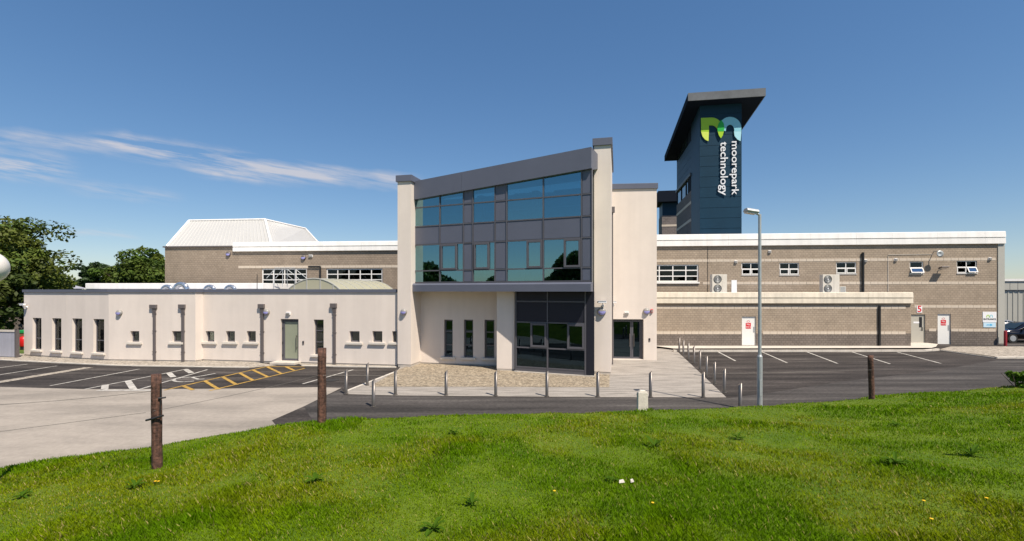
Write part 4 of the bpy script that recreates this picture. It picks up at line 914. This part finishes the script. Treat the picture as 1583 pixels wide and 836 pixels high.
q = MB(); q.quad((-.2,-.016,-.025),(.05,-.016,-.025),(.05,-.016,.025),(-.2,-.016,.025)); q.quad((.05,-.016,-.085),(.19,-.016,0),(.05,-.016,.085)); q.build('arrow', 'blue', t)
p = FM.p(FM.len+.2, -.35, 0); t = thing('guard_post', 'dark red steel guard post at the corner of the block building', 'post', tuple(p)); MB().cyl((0,0,0),(0,0,1.0),.085,.085,12).build('tube', 'redpost', t, smooth=False); MB().lathe([(.085,1.0),(.07,1.03),(0,1.045)], 12).build('cap', 'redpost', t)
# air-conditioning units standing on the extension roof
def ac(px0, px1, py0, lab, white):
    p0 = W(px0, py0, 32.55); p1 = W(px1, py0, 32.55); wd = p1.x-p0.x; h = p0.z-3.5; t = thing('air_conditioner', lab, 'air conditioner', (p0.x, 32.55, 3.5), 0, 'air conditioners on the extension roof')
    b = MB().box(0, wd, 0, .38, .06, h).build('casing', 'acbody', t, bevel=.015); MB().box(.1,.2,.02,.36,0,.06).box(wd-.2,wd-.1,.02,.36,0,.06).build('foot', 'galv', t)
    fx = wd*(.30 if white else .36); R = h*.20
    for k in (.28, .74):
        g = MB().lathe([(R,.0),(R,.022),(R*.93,.03),(R*.9,.012),(0,.010)], 22, (fx,0,h*k+.03), 'y').build('fan_guard', 'grille', t)
        q = MB()
        for rr in (.35,.55,.75): q.lathe([(R*rr,.02),(R*rr+.012,.026),(R*rr+.02,.02)], 18, (fx,0,h*k+.03), 'y')
        q.build('guard_ring', 'galv', g); MB().lathe([(R*.17,.012),(R*.16,.035),(0,.04)], 12, (fx,0,h*k+.03), 'y').build('hub', 'signwhite', g)
    MB().box(wd*.66, wd*.665, -.004, .0, .1, h-.03).build('seam', 'grille', t); return t
ac(1101, 1124, 424, 'beige double-fan air conditioner standing beside a tall white panel on the extension roof', False); ac(1272, 1298, 424.2, 'pale double-fan air conditioner with a small side box below a white window', True)
p = W(1298.6, 437, 32.6); t = thing('condenser_box', 'small louvred grey box against the pale air conditioner', 'box', (p.x, 32.6, 3.5)); MB().box(0,.4,0,.3,0,.55).build('case', 'acbody', t)
q = MB(); [q.box(.03,.37,-.012,0,z,z+.025) for z in np.arange(.06,.5,.06)]; q.build('louvre', 'galv', t)
p = W(1131, 430, 32.7); t = thing('white_panel', 'tall white panel with a rusty foot on the extension roof', 'panel', (p.x, 32.7, 3.5)); MB().box(0,.36,0,.05,.12,.98).build('sheet', 'signwhite', t); MB().box(.02,.34,-.03,.1,0,.12).build('foot', 'rust', t)

# ================================================================== STREET FURNITURE
def bollard(p, lab, grp, h=.91):
    t = thing('bollard', lab, 'bollard', (p.x, p.y, .01), rnd.uniform(-.05,.05), grp); q = MB(); n = 14; r = .055
    q.v = [(r*math.cos(2*math.pi*i/n), r*math.sin(2*math.pi*i/n), 0) for i in range(n)]+[(r*math.cos(2*math.pi*i/n), r*math.sin(2*math.pi*i/n), h-.05+.05*math.cos(2*math.pi*i/n)) for i in range(n)]
    q.f = [(i,(i+1)%n,n+(i+1)%n,n+i) for i in range(n)]+[tuple(n+i for i in range(n))]; o = q.build('tube', 'steel', t)
    for f in o.data.polygons:
        if len(f.vertices) == 4: f.use_smooth = True
    MB().lathe([(.085,0),(.085,.012),(.058,.016)], 14).build('base_plate', 'steel', t); return t
def bollard_any(p, lab, grp): bollard(p, lab, grp)
ORD = ['first','second','third','fourth','fifth','sixth','seventh','eighth']
for i, (x, y) in enumerate([(535,609.2),(611.2,610.5),(689.5,611.3),(766.3,612.2),(845.4,613),(924,613.6),(1005.5,614),(1087,614.4)]):
    bollard(G(x, y), ORD[i]+' steel bollard from the concrete yard in the row along the paving edge', 'bollards along the front edge')
for i, (x, y) in enumerate([(1050,544.2),(1056.3,549.6),(1064,555.2),(1072.7,561.8),(1081.8,570.8),(1092,582),(1104.4,594),(1119.5,607.6)]):
    bollard(G(x, y), ORD[i]+' steel bollard from the block wall, in the row beside the parking bays', 'bollards beside the parking bays')
bollard(G(567.8,596), 'steel bollard standing at the corner of the gravel bed behind the front row', 'single bollards'); bollard(G(577.3,628.7), 'steel bollard standing alone out in the asphalt road', 'single bollards')
bollard(G(1144,637), 'steel bollard by the lamp post, its foot hidden by the grass bank', 'single bollards')
# lamp post
LPp = G(1174.5, 637); lamp = thing('street_lamp', 'tall galvanised lamp post with a single lantern beside the parking bays', 'street lamp', tuple(LPp))
k = LPp.y/F; hs = H+(HY-551)*k; ht = H+(HY-331)*k
MB().cyl((0,0,0),(0,0,hs),.078,.078,16).build('base_sleeve', 'galv', lamp, smooth=False); MB().cyl((0,0,hs),(0,0,hs+.06),.078,.052,16).build('collar', 'galv', lamp)
MB().cyl((0,0,hs+.06),(0,0,ht),.05,.044,16).build('column', 'galv', lamp); MB().tube([(0,0,ht-.03),(-.13,-.02,ht+.03)], .035).build('arm', 'galv', lamp)
q = MB(); q.prism([(-.13,0),(-.15,.05),(-.08,.12),(.08,.12),(.15,.05),(.13,0)], -.46, -.08); hd = q.build('lantern', 'galv', lamp, loc=(0,0,ht+.0), bevel=.02); hd.rotation_euler = (0, .16, 0)
MB().box(-.43,-.14,-.11,.11,-.03,-.001).build('lens', 'headlight', hd)
MB().box(-.04,.04,-.082,-.07,.5,1.0).build('access_door', 'galv', lamp)
# white globe lamp at the edge of the bank
gp = W(-20, 413, 6.0); zb_ = float(bank_z(gp.x, gp.y)); t = thing('globe_lamp', 'white globe lamp on a post at the edge of the grass', 'lamp', (gp.x, gp.y, zb_)); hz = gp.z-zb_
MB().lathe([(.205*math.sin(math.pi*i/16), hz-.205*math.cos(math.pi*i/16)) for i in range(17)], 28).build('globe', 'globe', t, smooth=True)
MB().cyl((0,0,-.2),(0,0,hz-.24),.04,.035,12).build('post', 'galv', t); MB().lathe([(.04,hz-.26),(.09,hz-.22),(.1,hz-.17),(.0,hz-.17)], 16).build('collar', 'black', t)
# rough wooden fence posts and wire
def post(px, yb, Y, hpx, r, lab, lean=0):
    b = W(px, yb, Y); zg = float(bank_z(b.x, b.y)); h = hpx/F*Y; t = thing('fence_post', lab, 'fence post', (b.x, b.y, zg-.03)); q = MB(); n, m_ = 12, 9
    rg = random.Random(int(px)); off = [rg.uniform(.88,1.1) for _ in range(n)]
    for j in range(m_):
        z = (h+(b.z-zg)+.03)*j/(m_-1)
        for i in range(n):
            a = 2*math.pi*i/n; rr = r*off[i]*rg.uniform(.95,1.05)*(1-.06*j/(m_-1)); q.v.append((lean*z+rr*math.cos(a), rr*math.sin(a), z))
    for j in range(m_-1):
        for i in range(n): q.f.append((j*n+i, j*n+(i+1)%n, (j+1)*n+(i+1)%n, (j+1)*n+i))
    q.f.append(tuple((m_-1)*n+i for i in range(n))); q.build('timber', 'wood', t, smooth=True); return t, b, h
t1, pb1, h1 = post(243, 716, 6.4, 138, .064, 'thick weathered wooden post with a black wire clip, by the concrete yard', -.012)
zcl = h1*.6; MB().tube([(-.11,-.05,zcl-.03),(.0,-.085,zcl),(.12,-.05,zcl+.035)], .014, 6).build('wire_clip', 'black', t1)
MB().tube([(.06,-.03,zcl),(.068,-.03,h1*.98)], .008, 5).build('wire_tie', 'black', t1); MB().tube([(.05,-.05,h1*.82),(.13,-.02,h1*.825)], .012, 5).build('staple', 'black', t1)
t2, pb2, h2 = post(497, 646, 8.3, 108, .075, 'tall weathered wooden post at the grass edge in front of the office door', .0)
t3, pb3, h3 = post(1348, 611, 11.7, 62, .068, 'short dark wooden post at the grass edge before the parking bays', -.03)
def wire(a, b, sag, lab):
    q = MB(); n = 14; pts_ = [a+(b-a)*i/n-Vector((0,0,sag*4*(i/n)*(1-i/n))) for i in range(n+1)]
    o_ = pts_[0]; tag(MB().tube([p-o_ for p in pts_], .0028, 5).build('fence_wire', 'wire', None, tuple(o_)), lab, 'wire')
z1 = pb1.z+zcl; A1 = Vector((pb1.x, pb1.y-.07, z1)); wire(A1, Vector((pb2.x-.03, pb2.y-.07, pb2.z+h2*.62)), .02, 'thin strained wire between the two wooden posts by the concrete yard')
wire(Vector((-9.5, 4.9, z1-.35)), A1+Vector((-.1,0,-.02)), .02, 'thin wire sloping away from the clip on the post over the concrete yard'); wire(W(-60,628,7.2), Vector((pb1.x, pb1.y+.05, pb1.z+h1*.81)), .03, 'upper thin wire running to the staple high on the thick post')
wire(Vector((pb2.x+.05, pb2.y-.07, pb2.z+h2*.62)), W(1348,571.5,11.63), .06, 'long thin wire across the front of the entrance between posts')
# concrete marker stone
sp_ = W(993, 630.5, 10.6); zg = float(bank_z(sp_.x, sp_.y)); t = thing('marker_stone', 'pale rough concrete marker stone at the top of the grass bank', 'marker stone', (sp_.x, sp_.y, zg-.05)); hh = H-(602.5-HY)/F*10.6-zg+.05
q = MB(); q.v = [(-.115,-.07,0),(.115,-.07,0),(.115,.07,0),(-.115,.07,0),(-.108,-.065,hh-.06),(.108,-.065,hh-.07),(.108,.065,hh-.07),(-.108,.065,hh-.06),(-.05,-.05,hh),(.06,-.05,hh-.005),(.06,.05,hh-.005),(-.05,.05,hh)]
q.f = [(0,1,5,4),(1,2,6,5),(2,3,7,6),(3,0,4,7),(4,5,9,8),(5,6,10,9),(6,7,11,10),(7,4,8,11),(8,9,10,11)]; q.build('stone', 'stone', t, bevel=.012)
# grey board fence, red bin, green container beyond the left end
bd = Frame(W(-120,553,28.2), W(24,553,26.8)); t = thing('board_screen', 'grey board screen with a brown end post left of the cream building', 'screen', tuple(bd.A))
for i in range(3): a = bd.len*i/3; MB().box(a+.01, a+bd.len/3-.01, 0, .05, .04, 1.42).build('board', 'panelgrey', t, rz=bd.th)
MB().box(0, bd.len, -.03, .08, 1.43, 1.54).build('top_rail', 'kerb', t, rz=bd.th); MB().box(bd.len, bd.len+.14, -.05, .1, 0, 1.56).build('post', 'pipe', t, rz=bd.th)
p = Vector((-31.6, 31, 0)); t = thing('red_bin', 'bright red plastic bin on the grass beside the cream building', 'bin', tuple(p)); MB().lathe([(.2,.14),(.24,.2),(.25,.62),(.2,.74),(.1,.8),(0,.8)], 16).build('body', 'binred', t, smooth=True); MB().lathe([(.19,-.06),(.18,.14)], 12).build('foot', 'black', t)
p = Vector((-33.8, 33, 0)); t = thing('green_container', 'green container behind the red bin by the trees', 'container', tuple(p)); MB().box(-.4,.5,0,.8,.8,1.02).build('lid', 'bingreen', t, bevel=.05); MB().box(-.36,.46,.04,.76,-.06,.8).build('body', 'rust', t)

# grey clad shed beyond the right end: profiled sheets
cl = thing('clad_shed', 'grey profiled metal shed beyond the end of the block building', 'building', (42, 44, 0)); FC = Frame(W(1535,500,45), W(1760,500,43)); zt3 = H+(HY-433)/F*44.8
k = int(FC.len/.42)
for i in range(k):
    a = i*.42; FC.put(MB().box(a, a+.32, -.01, .02, .1, zt3-1.0).box(a+.32, a+.42, -.045, .019, .101, zt3-1.001), 'cladding_sheet', 'cladgrey', cl)
for i in range(k*2//3): a = i*.63; FC.put(MB().box(a+.01, a+.60, -.16, -.1, zt3-.9, zt3-.12), 'eaves_sheet', 'cladgrey', cl)
FC.put(MB().box(-.1, FC.len, -.13, 9, zt3-.95, zt3-.1), 'eaves_backing', 'panelgrey', cl); FC.put(MB().box(-.2, FC.len, -.25, 9, zt3-.09, zt3+.12), 'gutter', 'fascia', cl); FC.put(MB().box(0, FC.len, .03, 9, 0, zt3-.95), 'wall', 'cladgrey', cl)
FC.put(MB().box(0, FC.len, -.05, .02, 0, .1), 'plinth', 'kerb', cl)
# farm shed roof between the trees on the left
t = thing('far_shed', 'dark shed with a pale slate roof half hidden behind the trees', 'building', (-43, 48, 0)); fs = Frame(W(80,440,46), W(127,440,50))
fs.put(MB().box(0, fs.len, 0, 8, 0, 3.9), 'wall', 'blockdark', t); z0, z1 = 4.0, 5.2
q = MB(); q.quad((-.3,-.4,z0),(fs.len+.3,-.4,z0),(fs.len+.3,4,z1),(-.3,4,z1)); q.quad((-.3,8.4,z0),(fs.len+.3,8.4,z0),(fs.len+.3,4,z1),(-.3,4,z1)); fs.put(q, 'roof', 'panelgrey', t)
# ================================================================== CARS
def car(loc, rz, paint, lab, scale=1.0):
    t = thing('parked_car', lab, 'car', loc, rz, 'cars parked by the shed')
    prof = [(-2.12,.42),(-2.15,.62),(-2.05,.78),(-1.55,.90),(-1.0,.97),(-.35,1.36),(.05,1.46),(.7,1.45),(1.35,1.2),(1.75,1.03),(2.08,.98),(2.14,.7),(2.1,.42),(1.75,.3),(-1.75,.3)]
    belt = lambda x: .93+.02*x
    q = MB(); n = len(prof); sec = []
    for yy, f in ((-.86,0),(-.80,.5),(-.62,1),(.62,1),(.80,.5),(.86,0)):
        row = []
        for x, z in prof:
            zz = z if z < .95 else (.93+(z-.93)*(1 if f == 1 else (.55 if f == .5 else 0)))
            sx = 1-.035*(1-f); row.append((x*sx, yy*(1 if z < .95 or f < 1 else .92), zz))
        sec.append(row)
    for row in sec: q.v += row
    for s_ in range(5):
        for i in range(n): q.f.append((s_*n+i, s_*n+(i+1)%n, (s_+1)*n+(i+1)%n, (s_+1)*n+i))
    q.f += [tuple(range(n-1,-1,-1)), tuple(5*n+i for i in range(n))]; q.build('body', paint, t, smooth=True)
    for sd_ in (-1, 1):
        g = MB(); y = sd_*.80; g.quad((-.78,y,.98),(-.3,y*.86,1.31),(.15,y*.84,1.40),(.2,y,.99)); g.quad((.26,y,.99),(.21,y*.84,1.40),(.72,y*.85,1.37),(1.2,y,1.02))
        g.v = [(x, yy*1.05, z) for x, yy, z in g.v]; g.build('side_window', 'carglass', t)
        m_ = MB().box(-.72,-.58,sd_*.98-.09,sd_*.98+.09,.96,1.1).build('mirror', paint, t, bevel=.03)
        for x in (-1.32, 1.32):
            wh = MB().cyl((x,sd_*.70,.32),(x,sd_*.89,.32),.32,.32,22).build('wheel', 'tyre', t); MB().cyl((x,sd_*.885,.32),(x,sd_*.90,.32),.21,.2,18).build('rim', 'galv', wh)
        MB().quad((-2.11,sd_*.45,.66),(-2.06,sd_*.72,.66),(-1.75,sd_*.84,.80),(-1.9,sd_*.55,.83)).quad((-2.13,sd_*.45,.65),(-2.08,sd_*.74,.65),(-1.74,sd_*.875,.72),(-1.74,sd_*.87,.82)).build('headlight', 'headlight', t)
        MB().box(2.08,2.15,sd_*.55-.15,sd_*.55+.15,.72,.88).build('tail_light', 'red', t)
    MB().quad((-.98,-.62,1.0),(-.98,.62,1.0),(-.37,.55,1.37),(-.37,-.55,1.37)).build('windscreen', 'carglass', t).location = (-.015,0,.012)
    MB().quad((1.34,-.55,1.22),(1.34,.55,1.22),(1.72,.62,1.05),(1.72,-.62,1.05)).build('rear_window', 'carglass', t).location = (.012,0,.012)
    MB().box(-2.17,-2.1,-.4,.4,.42,.56).build('grille', 'black', t); MB().box(-2.185,-2.165,-.26,.26,.58,.69).build('number_plate', 'signwhite', t); return t
c0 = W(1547, 530, 34.6); car((c0.x+2.15, 35.2, 0), math.radians(-6), 'carblack', 'glossy black car facing the corner of the block building, parked before the shed')
c1 = W(1560, 520, 37.5); car((c1.x+.2, 38.2, 0), math.radians(170), 'carsilver', 'silver car partly hidden behind the black car and the corner')
strip(G(1546,529.5), G(1590,529.5), .1, 'paint', .006, asph); 

# ================================================================== VEGETATION
def set_tint(me_, cols):                               # per-face-corner colour
    a = me_.color_attributes.new('tint', 'FLOAT_COLOR', 'POINT'); c = np.ones((len(me_.vertices), 4), np.float32); c[:,:3] = cols; a.data.foreach_set('color', c.ravel())
def quads_mesh(name, V, nq, mat_):
    me_ = bpy.data.meshes.new(name); me_.vertices.add(len(V)); me_.vertices.foreach_set('co', V.astype(np.float32).ravel())
    me_.loops.add(nq*4); me_.loops.foreach_set('vertex_index', np.arange(nq*4, dtype=np.int32)); me_.polygons.add(nq)
    me_.polygons.foreach_set('loop_start', np.arange(0, nq*4, 4, dtype=np.int32)); me_.update(calc_edges=True); me_.materials.append(M[mat_]); return me_
def crown_mesh(seed, rx, ry, rz, nclump, per, leaf, base=(.085,.118,.016)):
    g = np.random.default_rng(seed); C = []
    lobes = [(np.array([0,0,0.]), 1.0)]+[(np.array([g.uniform(-.6,.6), g.uniform(-.6,.6), g.uniform(-.55,.6)]), g.uniform(.38,.62)) for _ in range(9)]
    while len(C) < nclump:
        l, s_ = lobes[g.integers(len(lobes))]; d = g.normal(size=3); d /= np.linalg.norm(d); p = l*.8+d*s_*(.62 if s_ < 1 else .78)*g.uniform(.55,1.05)**.5
        if p[2] > -.8: C.append(p)
    C = np.array(C)*[rx,ry,rz]; n = nclump*per
    ctr = np.repeat(C, per, 0); cl = np.repeat(g.uniform(.65,1.3,nclump), per); hue = np.repeat(g.uniform(-.25,.35,nclump), per)
    d = g.normal(size=(n,3)); d /= np.linalg.norm(d, axis=1)[:,None]; rad = g.uniform(.3,1,n)**.5*np.repeat(g.uniform(.55,1.15,nclump), per)*min(rx,rz)*.21
    P = ctr+d*rad[:,None]*[1.25,1.25,.75]
    nrm = d*.5+g.normal(size=(n,3))*.55+[0,0,.55]; nrm /= np.linalg.norm(nrm, axis=1)[:,None]
    a = np.cross(nrm, g.normal(size=(n,3))); a /= np.linalg.norm(a, axis=1)[:,None]; b = np.cross(nrm, a); s_ = leaf*g.uniform(.6,1.3,n)[:,None]
    V = np.stack([P-a*s_, P-b*s_*.55, P+a*s_, P+b*s_*.55], 1).reshape(-1,3)
    col = np.array(base)[None]*(cl*g.uniform(.75,1.25,n))[:,None]*np.stack([1+hue*.8,1+hue*.25,np.ones(n)],1)
    me_ = quads_mesh('crown', V, n, 'leaf'); set_tint(me_, np.repeat(col, 4, 0)); return me_
def trunk_mb(seed, h, r, spread):
    g = random.Random(seed); q = MB(); q.cyl((0,0,-.2),(0,0,h*.55),r,r*.7,10); top = Vector((0,0,h*.55))
    for i in range(6):
        a = 2*math.pi*i/6+g.uniform(-.3,.3); e = Vector((math.cos(a)*spread*.55, math.sin(a)*spread*.55, h*g.uniform(.75,1.1))); mid = top+(e-top)*.5+Vector((0,0,.4)); q.cyl(top-Vector((0,0,g.uniform(0,h*.15))), mid, r*.45, r*.28, 7); q.cyl(mid, e, r*.28, r*.08, 6)
        for k_ in range(2): q.cyl(mid, mid+Vector((g.uniform(-1,1),g.uniform(-1,1),g.uniform(.3,1)))*spread*.35, r*.15, r*.04, 5)
    return q
def tree(loc, rx, ry, rz, hc, lab, seed, nclump=90, per=150, leaf=.2, base=(.085,.118,.016), grp='trees behind the buildings'):
    t = thing('broadleaf_tree', lab, 'tree', loc, 0, grp); trunk_mb(seed, hc, .32, rx).build('trunk', 'bark', t)
    o = bpy.data.objects.new('crown', crown_mesh(seed, rx, ry, rz, nclump, per, leaf, base)); COL.objects.link(o); o.parent = t; o.location = (0,0,hc); return t
pT = W(10, 440, 38); big = tree((pT.x-1.2, 38, 0), 6.8, 5.4, 5.9, 5.6, 'largest dark leafy tree standing past the end of the cream building', 3, 300, 200, .17)
p = W(205, 420, 56); tree((p.x, 56, 0), 4.9, 4.2, 4.7, 5.0, 'bright green tree beside the brown block hall', 11, 120, 170, .2, (.075,.115,.014))
p = W(243, 420, 60); tree((p.x, 60, 0), 3.6, 3.6, 4.7, 5.9, 'bright green tree close against the hall corner, behind its neighbour', 17, 90, 150, .2, (.07,.11,.014))
p = W(143, 420, 66); tree((p.x, 66, 0), 2.8, 2.8, 3.6, 5.0, 'small dark round tree between the shed roof and the bright trees', 23, 70, 130, .2, (.03,.055,.014))
p = W(-60, 440, 34); tree((p.x, 34, 0), 4.4, 4.0, 3.6, 3.4, 'dark leafy tree behind the grey board screen', 29, 120, 150, .18, (.045,.068,.012))
p = W(60, 440, 44); tree((p.x, 45, 0), 3.4, 3.0, 2.4, 2.6, 'low dark tree in front of the far shed', 31, 80, 130, .18, (.045,.072,.012))
# wood across the fields behind the photographer, mirrored in the glazing
g = np.random.default_rng(5); N_ = 150000; ang = g.uniform(math.pi*.95, math.pi*2.05, N_); R0 = 78+6*np.sin(ang*9)+g.uniform(0,9,N_)
hmax = 6.6+2.6*np.sin(ang*13+1)+1.9*np.sin(ang*31)+1.2*np.sin(ang*57); z = hmax*np.sqrt(g.uniform(0,1,N_)); P = np.stack([R0*np.cos(ang), R0*np.sin(ang), z], 1)
a = g.normal(size=(N_,3)); a /= np.linalg.norm(a,axis=1)[:,None]; b = np.cross(a, g.normal(size=(N_,3))); b /= np.linalg.norm(b,axis=1)[:,None]
V = np.stack([P-a*.55, P-b*.3, P+a*.55, P+b*.3], 1).reshape(-1,3); me_ = quads_mesh('far_wood', V, N_, 'leaf'); set_tint(me_, np.repeat(np.array([.045,.075,.014])[None]*g.uniform(.6,1.4,N_)[:,None], 4, 0))
o = bpy.data.objects.new('far_wood', me_); COL.objects.link(o); o['kind'] = 'stuff'; o['label'] = 'far belt of dark green woodland across the fields'; o['category'] = 'woodland'

# turf: blades over the bank, longer and paler here and there
g = np.random.default_rng(12); NBl = 520000
u = g.uniform(-1.35, 1.35, NBl); yc = np.interp(u, CRU, CRD); Y = 2.1*np.exp(g.uniform(0, 1, NBl)*np.log((yc*1.03)/2.1)); X = u*Y+g.normal(size=NBl)*.01
def vnoise(X, Y, s, seed):
    r = np.random.default_rng(seed); G_ = r.uniform(0, 1, (64,64)); x, y = (X*s) % 64, (Y*s) % 64; xi, yi = x.astype(int), y.astype(int); fx, fy = x-xi, y-yi; fx, fy = fx*fx*(3-2*fx), fy*fy*(3-2*fy); x1, y1 = (xi+1) % 64, (yi+1) % 64
    return (G_[xi,yi]*(1-fx)+G_[x1,yi]*fx)*(1-fy)+(G_[xi,y1]*(1-fx)+G_[x1,y1]*fx)*fy
n1 = vnoise(X,Y,.9,1)*.5+vnoise(X,Y,2.3,2)*.3+vnoise(X,Y,6,3)*.2; n2 = vnoise(X,Y,.55,4)*.6+vnoise(X,Y,1.7,5)*.4
Z = bank_z(X, Y)-.01; lush = np.clip((n1-.35)/.3, 0, 1); dry = np.clip((n2-.5)/.25, 0, 1)
hgt = (.026+.022*lush)*g.uniform(.6,1.35,NBl)*(1+.5*(vnoise(X,Y,1.4,8) > .72)); wdt = np.maximum(.0020, .00068*Y)*g.uniform(.7,1.4,NBl)
az = g.uniform(0, 2*np.pi, NBl); lean = g.uniform(.1,.8,NBl)*hgt; sd_ = np.stack([np.cos(az),np.sin(az),np.zeros(NBl)],1); ld = np.stack([-np.sin(az),np.cos(az),np.zeros(NBl)],1)
B = np.stack([X,Y,Z],1); mid = B+ld*(lean*.35)[:,None]+np.array([0,0,1.])*(hgt*.6)[:,None]; tip = B+ld*lean[:,None]+np.array([0,0,1.])*hgt[:,None]
V = np.stack([B-sd_*wdt[:,None], B+sd_*wdt[:,None], mid+sd_*(wdt*.7)[:,None], tip], 1).reshape(-1,3)
green = np.array([.155,.245,.002]); deep = np.array([.098,.195,.002]); straw = np.array([.36,.31,.10]); olive = np.array([.205,.235,.004])
col = green+(deep-green)*lush[:,None]; col = col+(olive-col)*(dry*.75)[:,None]; isd = g.uniform(0,1,NBl) < (.03+.09*dry); col[isd] = straw; col *= g.uniform(.75,1.25,NBl)[:,None]
me_ = quads_mesh('turf', V, NBl, 'grass'); set_tint(me_, np.repeat(col, 4, 0)); o = bpy.data.objects.new('turf', me_); COL.objects.link(o); o['kind'] = 'stuff'; o['label'] = 'short green turf covering the bank'; o['category'] = 'grass'
# dock plants among the turf
def dock(px, py, sc, lab, n=11, dark=1.0):
    lo, hi = 1.5, 13.0                                     # walk out along the sight line until it meets the bank
    for Y in np.arange(2.0, 13, .02):
        p = W(px, py, Y)
        if float(bank_z(p.x, Y)) >= p.z: break
    t = thing('dock_plant', lab, 'weed', (p.x, p.y, float(bank_z(p.x, p.y))), rnd.uniform(0,6), 'broad-leaved weeds in the turf')
    for i in range(n):
        a = 2*math.pi*i/n+rnd.uniform(-.3,.3); L = sc*rnd.uniform(.07,.15); wd = L*rnd.uniform(.14,.22); up = rnd.uniform(.4,1.3); d = Vector((math.cos(a), math.sin(a), 0)); s_ = Vector((-d.y, d.x, 0)); q = MB()
        pts_ = [(0,.12),(.25,.7),(.55,1),(.8,.7),(1,.05)]; cen = [d*(L*f)+Vector((0,0,L*(up*f-.55*f*f)+.02)) for f, _ in pts_]
        for k_ in range(4):
            A_, B_ = cen[k_], cen[k_+1]; wa, wb = wd*pts_[k_][1], wd*pts_[k_+1][1]; q.quad(A_-s_*wa+Vector((0,0,wa*.4)), A_, B_, B_-s_*wb+Vector((0,0,wb*.4))); q.quad(A_, A_+s_*wa+Vector((0,0,wa*.4)), B_+s_*wb+Vector((0,0,wb*.4)), B_)
        q.build('leaf', 'dock', t)
M['dock'] = leafmat('dock_leaf', False, (.06,.125,.008), .35, .05)
for i, (x, y, s_, lab) in enumerate([(1384,719,1.25,'largest spreading dock plant below the short dark post'),(1502,706,1.3,'wide dock plant in the turf below the leafy shrub'),(1277,631,1.2,'dock plant at the top of the bank between lamp post and short dark post'),(208,756,.9,'dock plant in the turf just below the thick weathered post'),(487,747,.9,'dock plant in the turf below the tall weathered post'),(702,672,1.0,'dock plant in the turf before the gravel bed'),(1012,692,1.2,'dock plant in the turf below the pale marker stone'),(945,746,.8,'pale-leaved dock plant beside two scraps of white litter'),(34,770,.8,'dock plant in the turf below the concrete yard corner'),(1385,660,.9,'small dock plant below the bank edge near the short dark post'),(730,783,.8,'small dock plant low in the turf below the entrance'),(1140,680,1.0,'dock plant in the turf below the lamp post'),(670,822,.9,'low dock plant at the very foot of the turf')]): dock(x, y, s_, lab)
def bank_hit(px, py):
    for Y in np.arange(2.0, 13, .02):
        p = W(px, py, Y)
        if float(bank_z(p.x, Y)) >= p.z: return p
    return p
M['petal'] = mat('yellow_petals', (.75,.45,.01), .6)
for x, y in [(857,767),(1009,786),(1428,783),(1440,812),(1525,779),(245,751),(240,751)]:
    p = bank_hit(x, y); t = thing('dandelion', 'small yellow dandelion flower in the turf', 'flower', tuple(p), 0, 'dandelions in the turf'); MB().lathe([(0,.05),(.013,.053),(.014,.058),(0,.062)], 10).build('flower_head', 'petal', t); MB().cyl((0,0,-.02),(0,0,.058),.003,.003,5).build('stem', 'dock', t)
for x, y, r_, lab in ((961,750,.03,'larger scrap of white litter beside a dock plant'),(977,749,.018,'smaller scrap of white litter near the dock plant')):
    p = bank_hit(x, y); q = MB(); q.quad((-r_,-.02,.03),(r_,-.025,.04),(r_*.8,.03,.055),(-r_*.7,.02,.05)); q.quad((-r_*.7,.02,.05),(r_*.8,.03,.055),(r_*.3,.05,.03),(-r_,.04,.03)); tag(q.build('litter_scrap', 'kerb', None, tuple(p)), lab, 'litter')
# shrub at the right end of the crest
p = W(1572, 598, 12.3); t = thing('leafy_shrub', 'leafy green shrub at the edge of the bank beyond the car park', 'shrub', (p.x, p.y, float(bank_z(p.x, p.y)))); o = bpy.data.objects.new('foliage', crown_mesh(41, .55, .45, .32, 45, 60, .05, (.11,.2,.015))); COL.objects.link(o); o.parent = t; o.location = (.12,0,.22)
q = MB(); [q.cyl((0,0,-.05),(math.cos(i)*.4,math.sin(i*1.7)*.3,.35),.012,.005,5) for i in range(8)]; q.build('stem', 'bark', t)
